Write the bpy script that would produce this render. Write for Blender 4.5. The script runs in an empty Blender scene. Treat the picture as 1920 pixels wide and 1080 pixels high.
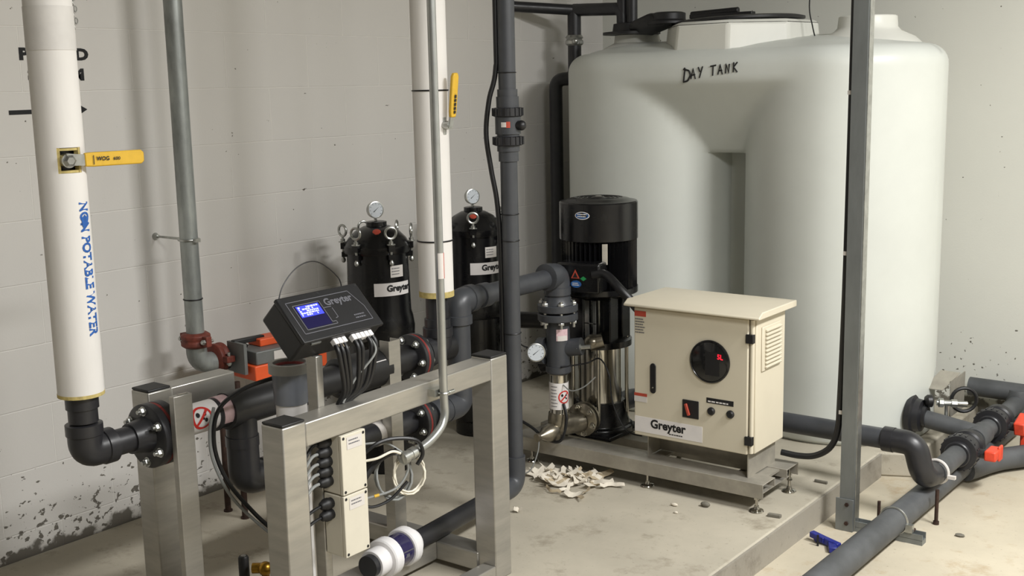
import bpy, math, random
from mathutils import Vector, Matrix
random.seed(7)
sc = bpy.context.scene
col = sc.collection
PI = math.pi

# ------------------------------------------------------------------ materials
def lin(c):
    return tuple((v/255/12.92 if v/255 <= .04045 else ((v/255+.055)/1.055)**2.4) for v in c)

def mat(name, rgb, rough=.5, metal=0., var=.0, scale=20., bump=0., bscale=80., stretch=None, rvar=0., coat=0., spec=.5, rgb2=None, contrast=(.35, .65)):
    m = bpy.data.materials.new(name); m.use_nodes = True
    nt = m.node_tree; n = nt.nodes; l = nt.links
    b = n['Principled BSDF']
    c = lin(rgb)
    b.inputs['Base Color'].default_value = (*c, 1)
    b.inputs['Roughness'].default_value = rough
    b.inputs['Metallic'].default_value = metal
    b.inputs['Specular IOR Level'].default_value = spec
    b.inputs['Coat Weight'].default_value = coat
    tc = n.new('ShaderNodeTexCoord'); mp = n.new('ShaderNodeMapping')
    l.new(tc.outputs['Object'], mp.inputs['Vector'])
    if stretch: mp.inputs['Scale'].default_value = stretch
    nz = n.new('ShaderNodeTexNoise'); nz.inputs['Scale'].default_value = scale; nz.inputs['Detail'].default_value = 6
    nz.inputs['Roughness'].default_value = .6
    l.new(mp.outputs[0], nz.inputs['Vector'])
    if var or rgb2:
        mr = n.new('ShaderNodeMapRange'); mr.inputs[1].default_value = contrast[0]; mr.inputs[2].default_value = contrast[1]
        l.new(nz.outputs['Fac'], mr.inputs[0])
        mx = n.new('ShaderNodeMix'); mx.data_type = 'RGBA'
        c2 = lin(rgb2) if rgb2 else tuple(v*(1-var) for v in c)
        c1 = c if rgb2 else tuple(min(1, v*(1+var*.5)) for v in c)
        mx.inputs[6].default_value = (*c1, 1); mx.inputs[7].default_value = (*c2, 1)
        l.new(mr.outputs[0], mx.inputs[0]); l.new(mx.outputs[2], b.inputs['Base Color'])
    if rvar:
        mr2 = n.new('ShaderNodeMapRange'); mr2.inputs[3].default_value = max(0, rough-rvar); mr2.inputs[4].default_value = min(1, rough+rvar)
        mr2.inputs[1].default_value = .3; mr2.inputs[2].default_value = .7
        l.new(nz.outputs['Fac'], mr2.inputs[0]); l.new(mr2.outputs[0], b.inputs['Roughness'])
    if bump:
        nb = n.new('ShaderNodeTexNoise'); nb.inputs['Scale'].default_value = bscale; nb.inputs['Detail'].default_value = 4
        l.new(mp.outputs[0], nb.inputs['Vector'])
        bp = n.new('ShaderNodeBump'); bp.inputs['Strength'].default_value = bump; bp.inputs['Distance'].default_value = .004
        l.new(nb.outputs['Fac'], bp.inputs['Height']); l.new(bp.outputs[0], b.inputs['Normal'])
    return m

def emit(name, rgb, strength, base=(5, 5, 10)):
    m = mat(name, base, .3)
    b = m.node_tree.nodes['Principled BSDF']
    b.inputs['Emission Color'].default_value = (*lin(rgb), 1); b.inputs['Emission Strength'].default_value = strength
    return m

MT = dict(
    insul=mat('insulation_jacket', (221, 218, 214), .75, var=.06, scale=6, bump=.12, bscale=40, stretch=(1, 1, .3)),
    tape=mat('jacket_tape', (208, 205, 201), .6, var=.05),
    foam=mat('fibreglass_edge', (190, 172, 110), .9, var=.25, scale=60, bump=.4),
    galv=mat('galvanised_steel', (150, 154, 151), .4, .45, var=.45, scale=9, rvar=.12, stretch=(1, 1, .35)),
    emt=mat('conduit_steel', (176, 178, 176), .3, .8, var=.1, scale=14),
    zinc=mat('zinc_plated', (185, 186, 182), .3, .9, var=.2, scale=30),
    strut=mat('strut_steel', (132, 136, 136), .45, .65, var=.15, scale=12, stretch=(1, 1, .3)),
    pvc=mat('dark_grey_pvc', (62, 64, 68), .42, var=.14, scale=14, rvar=.08),
    pvcd=mat('black_pvc', (38, 38, 41), .38, var=.15, scale=18, rvar=.08),
    dusty=mat('dusty_pvc', (78, 80, 82), .55, var=.3, scale=7, bump=.05),
    blackrub=mat('black_rubber', (24, 24, 25), .5, var=.1, scale=40),
    blackpl=mat('black_plastic', (22, 22, 24), .45, var=.12, scale=30, bump=.04, bscale=300),
    blackgl=mat('black_gloss_paint', (13, 13, 15), .25, var=.1, scale=10, rvar=.08),
    cable=mat('black_cable', (20, 20, 22), .42),
    gcable=mat('grey_cable', (130, 132, 130), .5),
    wcable=mat('white_cable', (222, 216, 200), .5),
    steel=mat('brushed_stainless', (176, 173, 166), .36, .72, var=.14, scale=5, rvar=.07, stretch=(1, 1, 6), bump=.02, bscale=60),
    steeld=mat('mill_stainless', (168, 163, 152), .45, .45, var=.2, scale=10, rvar=.08),
    polish=mat('polished_stainless', (190, 186, 176), .16, .98, var=.1, scale=12),
    cast=mat('cast_stainless', (150, 143, 128), .3, .9, var=.3, scale=25, bump=.08, bscale=60),
    red=mat('red_gasket', (120, 34, 30), .6, var=.2),
    rust=mat('red_oxide_coupling', (112, 52, 40), .6, .1, var=.4, scale=35, bump=.2),
    orange=mat('orange_plastic', (228, 92, 45), .45, var=.06),
    orangeh=mat('orange_red_handle', (222, 74, 48), .45, var=.15, scale=40),
    agrey=mat('actuator_grey', (110, 112, 110), .5, .2, var=.1),
    yellow=mat('yellow_vinyl', (212, 170, 48), .45, var=.06, scale=50),
    brown=mat('rusty_rod', (60, 42, 34), .7, .3, var=.35, scale=60),
    white=mat('white_label', (222, 218, 216), .45, var=.04),
    ink=mat('black_ink', (18, 18, 20), .6),
    greyink=mat('grey_ink', (92, 92, 98), .6),
    redink=mat('red_ink', (200, 44, 36), .5),
    blueink=mat('blue_stencil', (38, 92, 168), .6, var=.25, scale=90),
    pinkl=mat('pink_label', (206, 176, 180), .5, var=.1, scale=90),
    wpl=mat('white_pvc', (228, 226, 226), .35, var=.04),
    purple=mat('dark_violet_clear', (46, 42, 78), .15, var=.2, coat=.4),
    beige=mat('cabinet_beige', (205, 197, 177), .45, var=.03, scale=5),
    beige2=mat('box_beige', (205, 199, 183), .5, var=.03),
    cup=mat('smoky_plastic', (118, 122, 130), .3, var=.12, scale=8),
    cuprim=mat('grey_plastic_rim', (150, 150, 148), .4, var=.08),
    pink=mat('pink_plastic', (186, 96, 96), .4, var=.2),
    dial=mat('gauge_dial', (196, 202, 208), .3),
    poly=mat('polyethylene', (203, 206, 200), .42, var=.05, scale=2.2, rvar=.05, bump=.02, bscale=120),
    polyw=mat('polyethylene_pale', (216, 216, 208), .42, var=.03, scale=3, rvar=.05),
    brass=mat('brass', (170, 130, 50), .3, .9, var=.25, scale=50),
    blue=mat('blue_paint', (30, 38, 120), .4, var=.3, scale=60),
    scrap=mat('white_scrap', (214, 206, 190), .7, var=.15, scale=30),
    scrapb=mat('tan_scrap', (180, 165, 138), .8, var=.2, scale=30),
    stone=mat('grey_lump', (110, 106, 95), .8, var=.2),
    green=mat('green_sticker', (30, 130, 70), .5),
    bluel=mat('blue_badge', (40, 84, 140), .35),
    redl=mat('red_label', (176, 70, 52), .5, var=.1),
    wlab=mat('pale_label', (205, 200, 195), .5, var=.04),
    lcd=emit('lcd_glow', (70, 80, 235), 1.4, (20, 20, 120)),
    lcdt=emit('lcd_text', (190, 195, 255), 1.7, (120, 120, 200)),
    lcdb=emit('lcd_dark', (28, 20, 90), .35, (12, 10, 40)),
    led=emit('red_digits', (255, 30, 50), 2.2, (120, 0, 0)),
    lens=mat('dark_lens', (16, 17, 18), .2, coat=.3),
    paint=mat('wall_stencil_paint', (28, 28, 30), .8, var=.2, scale=60),
)

def wall_mat(name, rgb, axis, blocks=True, chips=True):
    m = bpy.data.materials.new(name); m.use_nodes = True
    nt = m.node_tree; n = nt.nodes; l = nt.links; b = n['Principled BSDF']
    b.inputs['Roughness'].default_value = .62
    g = n.new('ShaderNodeNewGeometry'); s = n.new('ShaderNodeSeparateXYZ'); l.new(g.outputs['Position'], s.inputs[0])
    def math_(op, a, bb, c=None):
        k = n.new('ShaderNodeMath'); k.operation = op
        for i, v in enumerate((a, bb, c)):
            if v is None: continue
            if isinstance(v, (int, float)): k.inputs[i].default_value = v
            else: l.new(v, k.inputs[i])
        return k.outputs[0]
    h = s.outputs[axis]; z = s.outputs['Z']
    big = n.new('ShaderNodeTexNoise'); big.inputs['Scale'].default_value = 1.6; big.inputs['Detail'].default_value = 5
    l.new(g.outputs['Position'], big.inputs['Vector'])
    c = lin(rgb)
    mx = n.new('ShaderNodeMix'); mx.data_type = 'RGBA'
    mx.inputs[6].default_value = (*[v*.93 for v in c], 1); mx.inputs[7].default_value = (*[min(1, v*1.05) for v in c], 1)
    l.new(big.outputs['Fac'], mx.inputs[0]); colr = mx.outputs[2]
    fine = n.new('ShaderNodeTexNoise'); fine.inputs['Scale'].default_value = 140; fine.inputs['Detail'].default_value = 5
    l.new(g.outputs['Position'], fine.inputs['Vector'])
    height = math_('MULTIPLY', fine.outputs['Fac'], .10)
    if blocks:
        cb = n.new('ShaderNodeCombineXYZ')
        wob = n.new('ShaderNodeTexNoise'); wob.inputs['Scale'].default_value = 9
        l.new(g.outputs['Position'], wob.inputs['Vector'])
        l.new(math_('ADD', math_('ADD', h, -.008+4.064), math_('MULTIPLY', wob.outputs['Fac'], .004)), cb.inputs[0])
        l.new(math_('ADD', math_('ADD', z, -.0886+2.032), math_('MULTIPLY', wob.outputs['Fac'], .004)), cb.inputs[1])
        br = n.new('ShaderNodeTexBrick'); l.new(cb.outputs[0], br.inputs['Vector'])
        br.inputs['Scale'].default_value = 1; br.inputs['Brick Width'].default_value = .4064; br.inputs['Row Height'].default_value = .2032
        br.inputs['Mortar Size'].default_value = .0028; br.inputs['Mortar Smooth'].default_value = .6
        height = math_('ADD', height, math_('MULTIPLY', br.outputs['Fac'], -.55))
        m3 = n.new('ShaderNodeMix'); m3.data_type = 'RGBA'; m3.inputs[7].default_value = (*[min(1, v*1.2) for v in c], 1)
        l.new(math_('MULTIPLY', br.outputs['Fac'], .8), m3.inputs[0]); l.new(colr, m3.inputs[6]); colr = m3.outputs[2]
    if chips:
        mp = n.new('ShaderNodeMapping'); mp.inputs['Scale'].default_value = (1, .75, 1); mp.inputs['Rotation'].default_value = (.6, 0, 0)
        l.new(g.outputs['Position'], mp.inputs['Vector'])
        sp = n.new('ShaderNodeTexNoise'); sp.inputs['Scale'].default_value = 46; sp.inputs['Detail'].default_value = 3; sp.inputs['Roughness'].default_value = .55
        l.new(mp.outputs[0], sp.inputs['Vector'])
        md = n.new('ShaderNodeTexNoise'); md.inputs['Scale'].default_value = 5; md.inputs['Detail'].default_value = 2
        l.new(g.outputs['Position'], md.inputs['Vector'])
        # threshold rises with height above the floor, chips fade out past 0.45 m
        zr = n.new('ShaderNodeMapRange'); zr.inputs[1].default_value = .0; zr.inputs[2].default_value = .42
        zr.inputs[3].default_value = .56; zr.inputs[4].default_value = .73
        l.new(z, zr.inputs[0])
        thr = math_('SUBTRACT', zr.outputs[0], math_('MULTIPLY', math_('SUBTRACT', md.outputs['Fac'], .5), .22))
        mask = n.new('ShaderNodeMapRange'); mask.inputs[1].default_value = 0; mask.inputs[2].default_value = .025
        l.new(math_('SUBTRACT', sp.outputs['Fac'], thr), mask.inputs[0])
        # bare band right at the floor
        bn = n.new('ShaderNodeTexNoise'); bn.inputs['Scale'].default_value = 14; bn.inputs['Detail'].default_value = 5
        l.new(g.outputs['Position'], bn.inputs['Vector'])
        band = n.new('ShaderNodeMapRange'); band.inputs[1].default_value = 0; band.inputs[2].default_value = .02
        l.new(math_('SUBTRACT', math_('ADD', math_('MULTIPLY', bn.outputs['Fac'], .22), -.075), z), band.inputs[0])
        mm = math_('MAXIMUM', mask.outputs[0], band.outputs[0])
        m2 = n.new('ShaderNodeMix'); m2.data_type = 'RGBA'; m2.inputs[7].default_value = (*lin((72, 66, 54)), 1)
        l.new(math_('MULTIPLY', mm, .88), m2.inputs[0]); l.new(colr, m2.inputs[6]); colr = m2.outputs[2]
        height = math_('SUBTRACT', height, math_('MULTIPLY', mm, .25))
    l.new(colr, b.inputs['Base Color'])
    bp = n.new('ShaderNodeBump'); bp.inputs['Strength'].default_value = .55; bp.inputs['Distance'].default_value = .006
    l.new(height, bp.inputs['Height']); l.new(bp.outputs[0], b.inputs['Normal'])
    return m

def floor_mat(name, rgb, stain, seed=0.):
    m = bpy.data.materials.new(name); m.use_nodes = True
    nt = m.node_tree; n = nt.nodes; l = nt.links; b = n['Principled BSDF']; b.inputs['Roughness'].default_value = .72
    g = n.new('ShaderNodeNewGeometry'); mp = n.new('ShaderNodeMapping'); mp.inputs['Location'].default_value = (seed, seed*.7, 0)
    l.new(g.outputs['Position'], mp.inputs['Vector'])
    def nz(s, d=6, r=.6):
        k = n.new('ShaderNodeTexNoise'); k.inputs['Scale'].default_value = s; k.inputs['Detail'].default_value = d; k.inputs['Roughness'].default_value = r
        l.new(mp.outputs[0], k.inputs['Vector']); return k.outputs['Fac']
    def mr(src, a, bb, c=0, d=1):
        k = n.new('ShaderNodeMapRange'); l.new(src, k.inputs[0]); k.inputs[1].default_value = a; k.inputs[2].default_value = bb
        k.inputs[3].default_value = c; k.inputs[4].default_value = d; return k.outputs[0]
    def mix(f, a, bb):
        k = n.new('ShaderNodeMix'); k.data_type = 'RGBA'; l.new(f, k.inputs[0])
        for i, v in ((6, a), (7, bb)):
            if isinstance(v, tuple): k.inputs[i].default_value = (*v, 1)
            else: l.new(v, k.inputs[i])
        return k.outputs[2]
    c = lin(rgb)
    c1 = mix(mr(nz(2.2), .35, .65), tuple(v*.88 for v in c), tuple(min(1, v*1.08) for v in c))
    c2 = mix(mr(nz(5.5, 8, .7), .54, .70, 0, .75), c1, lin(stain))
    c3 = mix(mr(nz(70, 4), .64, .7, 0, .35), c2, tuple(v*.4 for v in lin(stain)))
    l.new(c3, b.inputs['Base Color'])
    bp = n.new('ShaderNodeBump'); bp.inputs['Strength'].default_value = .25; bp.inputs['Distance'].default_value = .004
    l.new(nz(45, 8), bp.inputs['Height']); l.new(bp.outputs[0], b.inputs['Normal'])
    return m

# ------------------------------------------------------------------ mesh builder
def V(*a): return Vector(a[0]) if len(a) == 1 else Vector(a)
def perp(ax):
    ax = V(ax).normalized()
    u = ax.cross(V(0, 0, 1)) if abs(ax.z) < .9 else ax.cross(V(0, 1, 0))
    u.normalize(); return u, ax.cross(u).normalized()

class M:
    def __init__(s): s.v = []; s.f = []
    def add(s, vs, fs):
        o = len(s.v); s.v += [Vector(p) for p in vs]; s.f += [tuple(i+o for i in f) for f in fs]; return s
    def box(s, lo, hi):
        x0, y0, z0 = lo; x1, y1, z1 = hi
        return s.add([(x0,y0,z0),(x1,y0,z0),(x1,y1,z0),(x0,y1,z0),(x0,y0,z1),(x1,y0,z1),(x1,y1,z1),(x0,y1,z1)],
                     [(0,3,2,1),(4,5,6,7),(0,1,5,4),(1,2,6,5),(2,3,7,6),(3,0,4,7)])
    def obox(s, c, a, b, d):
        c, a, b, d = V(c), V(a), V(b), V(d)
        if a.cross(b).dot(d) < 0: a = -a
        vs = [c+i*a+j*b+k*d for k in (-1, 1) for i, j in ((-1,-1),(1,-1),(1,1),(-1,1))]
        return s.add(vs, [(0,3,2,1),(4,5,6,7),(0,1,5,4),(1,2,6,5),(2,3,7,6),(3,0,4,7)])
    def lathe(s, p, ax, prof, n=28, a0=0):
        p, ax = V(p), V(ax).normalized(); u, w = perp(ax)
        if u.cross(w).dot(ax) < 0: w = -w
        vs, fs = [], []
        for r, h in prof:
            for i in range(n):
                a = a0+2*PI*i/n; vs.append(p+ax*h+(u*math.cos(a)+w*math.sin(a))*max(r, 1e-5))
        for k in range(len(prof)-1):
            for i in range(n):
                j = (i+1) % n; fs.append((k*n+i, k*n+j, (k+1)*n+j, (k+1)*n+i))
        fs.append(tuple(range(n-1, -1, -1))); fs.append(tuple((len(prof)-1)*n+i for i in range(n)))
        return s.add(vs, fs)
    def cyl(s, p0, p1, r, r1=None, n=24):
        p0, p1 = V(p0), V(p1); return s.lathe(p0, p1-p0, [(r, 0), (r if r1 is None else r1, (p1-p0).length)], n)
    def hollow(s, p0, p1, r, ri, n=28):
        p0, p1 = V(p0), V(p1); L = (p1-p0).length; ax = (p1-p0).normalized(); u, w = perp(ax)
        if u.cross(w).dot(ax) < 0: w = -w
        vs, fs = [], []
        for rr, h in ((r, 0), (r, L), (ri, L), (ri, 0)):
            for i in range(n):
                a = 2*PI*i/n; vs.append(p0+ax*h+(u*math.cos(a)+w*math.sin(a))*rr)
        for k in range(4):
            for i in range(n):
                j = (i+1) % n; kk = (k+1) % 4; fs.append((k*n+i, k*n+j, kk*n+j, kk*n+i))
        return s.add(vs, fs)
    def torus(s, c, ax, R, r, n=28, m=10, sq=1):
        c = V(c); ax = V(ax).normalized(); u, w = perp(ax)
        if u.cross(w).dot(ax) < 0: w = -w
        vs, fs = [], []
        for i in range(n):
            a = 2*PI*i/n; d = u*math.cos(a)*sq+w*math.sin(a)
            for j in range(m):
                t = 2*PI*j/m; vs.append(c+d*(R+r*math.cos(t))+ax*r*math.sin(t))
        for i in range(n):
            for j in range(m):
                fs.append((i*m+j, ((i+1) % n)*m+j, ((i+1) % n)*m+(j+1) % m, i*m+(j+1) % m))
        return s.add(vs, fs)
    def tube(s, pts, r, fil=0, n=14, seg=7, cap=True, smooth=False):
        P = [V(p) for p in pts]
        if smooth: P = catmull(P)
        elif fil:
            Q = [P[0]]
            for i in range(1, len(P)-1):
                a, b, c = P[i-1], P[i], P[i+1]
                f = min(fil, (a-b).length*.49, (c-b).length*.49)
                s0 = b+(a-b).normalized()*f; s1 = b+(c-b).normalized()*f
                for k in range(seg+1):
                    t = k/seg; Q.append((1-t)**2*s0+2*t*(1-t)*b+t*t*s1)
            Q.append(P[-1]); P = Q
        rs = r if isinstance(r, (list, tuple)) else None
        T = []
        for i in range(len(P)):
            d = P[min(i+1, len(P)-1)]-P[max(i-1, 0)]
            T.append(d.normalized() if d.length > 1e-9 else V(0, 0, 1))
        u, w = perp(T[0]); vs, fs = [], []
        for i, p in enumerate(P):
            u = (u-T[i]*u.dot(T[i])).normalized(); w = T[i].cross(u)
            rr = r
            if rs: t = i/(len(P)-1)*(len(rs)-1); k = min(int(t), len(rs)-2); rr = rs[k]+(rs[k+1]-rs[k])*(t-k)
            for j in range(n):
                a = 2*PI*j/n; vs.append(p+(u*math.cos(a)+w*math.sin(a))*rr)
        for i in range(len(P)-1):
            for j in range(n):
                k = (j+1) % n; fs.append((i*n+j, i*n+k, (i+1)*n+k, (i+1)*n+j))
        if cap: fs.append(tuple(range(n-1, -1, -1))); fs.append(tuple((len(P)-1)*n+j for j in range(n)))
        return s.add(vs, fs)
    def prism(s, poly, o, U, W, D):
        """2D outline in axes U, W from o, pushed along D"""
        o, U, W, D = V(o), V(U), V(W), V(D); n = len(poly)
        a = [o+U*x+W*y for x, y in poly]; b = [p+D for p in a]
        ar = sum(poly[i][0]*poly[(i+1) % n][1]-poly[(i+1) % n][0]*poly[i][1] for i in range(n))
        flip = (U.cross(W).dot(D) > 0) == (ar > 0)
        fs = [tuple(range(n-1, -1, -1)), tuple(range(n, 2*n))]+[(i, (i+1) % n, n+(i+1) % n, n+i) for i in range(n)]
        if not flip: fs = [tuple(reversed(f)) for f in fs]
        return s.add(a+b, fs)
    def ball(s, c, r, sc_=(1, 1, 1), n=14, m=9, ax=(0, 0, 1)):
        c = V(c); ax = V(ax).normalized(); u, w = perp(ax); vs, fs = [], []
        for k in range(m+1):
            t = PI*k/m
            for i in range(n):
                a = 2*PI*i/n
                vs.append(c+u*r*sc_[0]*max(math.sin(t), 1e-3)*math.cos(a)+w*r*sc_[1]*max(math.sin(t), 1e-3)*math.sin(a)+ax*r*sc_[2]*math.cos(t))
        for k in range(m):
            for i in range(n):
                j = (i+1) % n; fs.append((k*n+i, k*n+j, (k+1)*n+j, (k+1)*n+i))
        return s.add(vs, fs)
    def patch(s, cx, cy, r, a0, a1, z0, z1, t=.0012, n=14):
        """thin sheet wrapped on an upright cylinder"""
        vs, fs = [], []
        for i in range(n+1):
            a = a0+(a1-a0)*i/n
            for rr in (r, r+t):
                for z in (z0, z1): vs.append((cx+rr*math.cos(a), cy+rr*math.sin(a), z))
        for i in range(n):
            o = 4*i; p = o+4
            fs += [(o+2, p+2, p+3, o+3), (o, o+1, p+1, p), (o+1, o+3, p+3, p+1), (o, p, p+2, o+2)]
        fs += [(0, 2, 3, 1), (4*n, 4*n+1, 4*n+3, 4*n+2)]
        return s.add(vs, fs)
    def build(s, name, m, root=None, parent=None, bevel=0, sharp=38, label=None, fix=True):
        me = bpy.data.meshes.new(name)
        off = V(root.location) if root else V(0, 0, 0)
        me.from_pydata([tuple(p-off) for p in s.v], [], s.f); me.update()
        if fix:
            import bmesh
            bm = bmesh.new(); bm.from_mesh(me); bmesh.ops.recalc_face_normals(bm, faces=bm.faces); bm.to_mesh(me); bm.free()
        me.materials.append(MT[m] if isinstance(m, str) else m)
        for p in me.polygons: p.use_smooth = True
        me.set_sharp_from_angle(angle=math.radians(sharp))
        o = bpy.data.objects.new(name, me); col.objects.link(o)
        par = parent or root
        if par: o.parent = par
        if bevel:
            b = o.modifiers.new('edge', 'BEVEL'); b.width = bevel; b.segments = 2; b.limit_method = 'ANGLE'; b.angle_limit = math.radians(40)
        if label: o['label'] = label
        return o

def catmull(P, k=8):
    out = []
    for i in range(len(P)-1):
        a = P[max(i-1, 0)]; b = P[i]; c = P[i+1]; d = P[min(i+2, len(P)-1)]
        for j in range(k):
            t = j/k
            out.append(.5*((2*b)+(c-a)*t+(2*a-5*b+4*c-d)*t*t+(3*b-a-3*c+d)*t**3))
    out.append(P[-1]); return out

def thing(name, label, cat, loc, group=None):
    o = bpy.data.objects.new(name, None); o.empty_display_size = .1; col.objects.link(o)
    o.location = loc; o['label'] = label; o['category'] = cat
    if group: o['group'] = group
    return o
def tag(o, label, cat, group=None):
    o['label'] = label; o['category'] = cat
    if group: o['group'] = group
    return o
def struct(o): o['kind'] = 'structure'; return o
def dup(o, parent=None):
    c = o.copy(); col.objects.link(c); c.parent = parent
    for ch in o.children: dup(ch, c)
    return c

def textgeo(s, size=1., off=0.):
    cu = bpy.data.curves.new('t', 'FONT'); cu.body = s; cu.size = size; cu.offset = off; cu.resolution_u = 3
    ob = bpy.data.objects.new('t', cu); col.objects.link(ob)
    dg = bpy.context.evaluated_depsgraph_get(); dg.update()
    me = bpy.data.meshes.new_from_object(ob.evaluated_get(dg))
    vs = [(v.co.x, v.co.y) for v in me.vertices]; fs = [tuple(p.vertices) for p in me.polygons]
    bpy.data.objects.remove(ob); bpy.data.curves.remove(cu); bpy.data.meshes.remove(me)
    return vs, fs
def text(mb, s, width, fn, off=.0, height=None):
    """lay a word of the given width through fn(u, v) -> point"""
    vs, fs = textgeo(s, 1., off)
    x0 = min(v[0] for v in vs); x1 = max(v[0] for v in vs); y0 = min(v[1] for v in vs); y1 = max(v[1] for v in vs)
    k = width/(x1-x0); ky = k if height is None else height/(y1-y0)
    mb.add([fn((x-x0)*k, y*ky) for x, y in vs], fs); return k
def plane_fn(o, U, W):
    o, U, W = V(o), V(U).normalized(), V(W).normalized()
    return lambda u, v: o+U*u+W*v
def cyl_fn(cx, cy, r, a0, z0, sgn=1):
    return lambda u, v: V(cx+r*math.cos(a0+sgn*u/r), cy+r*math.sin(a0+sgn*u/r), z0+v)
def bars(mb, fn, w, rows, h, gap, seed=1):
    """illegible small print: short dashes of ink"""
    rnd = random.Random(seed)
    for r in range(rows):
        u = 0; lim = w*rnd.uniform(.75, 1)
        while u < lim:
            d = min(rnd.uniform(.08, .2)*w, lim-u); v = -r*gap
            mb.add([fn(u, v), fn(u+d*.8, v), fn(u+d*.8, v+h), fn(u, v+h)], [(0, 1, 2, 3)]); u += d

def hexb(mb, p, ax, r=.009, h=.007): mb.lathe(p, ax, [(r, 0), (r, h*.8), (r*.85, h)], 6)

# flange pair with bolts and red gasket, axis along ax
def flange(root, parent, c, ax, R=.08, t=.02, nb=8, m='pvcd', gasket=True, br=None, a0=.2, bm='zinc'):
    c, ax = V(c), V(ax).normalized()
    a = M().lathe(c-ax*(t+.004), ax, [(R*.94, 0), (R, .003), (R, t-.002), (R*.98, t)], 40)
    fl = a.build('flange', m, root, parent)
    M().lathe(c+ax*.004, ax, [(R*.98, 0), (R, .002), (R, t-.003), (R*.94, t)], 40).build('flange', m, root, parent)
    if gasket: M().lathe(c-ax*.004, ax, [(R*.985, 0), (R*.985, .008)], 40).build('gasket', 'red', root, parent)
    u, w = perp(ax); br = br or R*.8
    for i in range(nb):
        th = a0+2*PI*i/nb; p = c+(u*math.cos(th)+w*math.sin(th))*br
        b = M(); q = p-ax*(t+.004)
        b.cyl(q-ax*.008, q+ax*(2*t+.016), .0052, n=8); b.lathe(q, -ax, [(.013, 0), (.013, .002)], 16); hexb(b, q-ax*.002, -ax, .010, .009); b.cyl(q-ax*.01, q-ax*.019, .0055, n=10)
        q = p+ax*(t+.004); b.lathe(q, ax, [(.013, 0), (.013, .002)], 16); hexb(b, q+ax*.002, ax, .010, .009)
        b.build('bolt', bm, root, fl)
    return fl

def elbow(mb, a, b, c, r, L=.05):
    """socket elbow: bend from a through corner b to c, with thick sockets"""
    a, b, c = V(a), V(b), V(c); da = (a-b).normalized(); dc = (c-b).normalized()
    mb.tube([b+da*L, b, b+dc*L], r, fil=L*.95, n=24, seg=10)
    mb.lathe(b+da*(L*.75), da, [(r, 0), (r*1.08, .002), (r*1.08, L*.5), (r*1.02, L*.52)], 24)
    mb.lathe(b+dc*(L*.75), dc, [(r, 0), (r*1.08, .002), (r*1.08, L*.5), (r*1.02, L*.52)], 24)

def gauge(root, c, n, R=.032, parent=None, stem=None, name='pressure_gauge'):
    c, n = V(c), V(n).normalized()
    b = M().lathe(c-n*.022, n, [(R*.7, 0), (R*.96, .004), (R*.96, .018), (R, .019), (R, .024), (R*.9, .025), (R*.9, .022), (.001, .022)], 28)
    if stem: b.cyl(c-n*.011-V(0, 0, R*.9), stem, .006, n=12)
    g = b.build(name, 'zinc', root, parent)
    M().lathe(c+n*.0005, n, [(R*.88, 0), (R*.88, .001)], 28).build('dial', 'dial', root, g)
    k = M(); u = V(0, 0, 1).cross(n).normalized(); w = n.cross(u)
    d = (u*.75+w*.6).normalized(); e = n.cross(d); p = c+n*.0022
    k.add([p-d*R*.4+e*.0016, p-d*R*.4-e*.0016, p+d*R*.6, ], [(0, 1, 2)])
    for i in range(9):
        t = math.radians(-40+i*32); q = u*math.cos(t)+w*math.sin(t); f = n.cross(q)*.0007
        k.add([p+q*R*.66-f, p+q*R*.66+f, p+q*R*.8+f, p+q*R*.8-f], [(0, 1, 2, 3)])
    k.build('needle', 'ink', root, g, fix=False)
    return g

def nodrink(root, parent, fn, R, seed=0):
    """red circle and slash over two black marks"""
    m = M(); n = 28
    for i in range(n):
        a, b = 2*PI*i/n, 2*PI*(i+1)/n
        m.add([fn(R*math.cos(a), R*math.sin(a)), fn(R*math.cos(b), R*math.sin(b)), fn(.8*R*math.cos(b), .8*R*math.sin(b)), fn(.8*R*math.cos(a), .8*R*math.sin(a))], [(0, 1, 2, 3)])
    s = .08*R
    for k in range(6):
        t0 = -.8+k*.267; t1 = t0+.267
        m.add([fn(R*(t0*.7)-s, R*(t0*.7)+s), fn(R*(t0*.7)+s, R*(t0*.7)-s), fn(R*(t1*.7)+s, R*(t1*.7)-s), fn(R*(t1*.7)-s, R*(t1*.7)+s)], [(0, 1, 2, 3)])
    m.build('warning_ring', 'redink', root, parent, fix=False)
    k = M()
    for cx, cy, r in ((-.38, .28, .2), (.3, .25, .15), (.35, -.25, .16), (.12, -.1, .1)):
        k.add([fn(R*(cx+r*math.cos(2*PI*i/10)), R*(cy+r*1.1*math.sin(2*PI*i/10))) for i in range(10)], [tuple(range(10))])
    k.build('figure_mark', 'ink', root, parent, fix=False)

# ------------------------------------------------------------------ the room
MT['wl'] = wall_mat('painted_block', (206, 203, 198), 'Y')
MT['wb'] = wall_mat('painted_plaster', (205, 205, 197), 'X', blocks=False, chips=True)
MT['wo'] = wall_mat('painted_other', (150, 148, 142), 'Y', chips=False)
MT['fl'] = floor_mat('concrete_floor', (186, 177, 157), (160, 138, 106), 3.)
MT['pad'] = floor_mat('concrete_pad', (174, 167, 151), (122, 113, 96))
MT['ceil'] = mat('ceiling_paint', (150, 150, 147), .8)
struct(M().box((-.15, -3.6, -.1), (0, 5.57, 3.1)).build('wall_left', 'wl'))
struct(M().box((0, 5.42, -.1), (6.6, 5.57, 3.1)).build('wall_back', 'wb'))
struct(M().box((6.5, -3.5, -.1), (6.6, 5.42, 3.1)).build('wall_right', 'wo'))
struct(M().box((0, -3.6, -.1), (6.6, -3.5, 3.1)).build('wall_front', 'wo'))
struct(M().box((-.15, -3.6, -.2), (6.6, 5.57, -.1)).build('floor', 'fl'))
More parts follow.
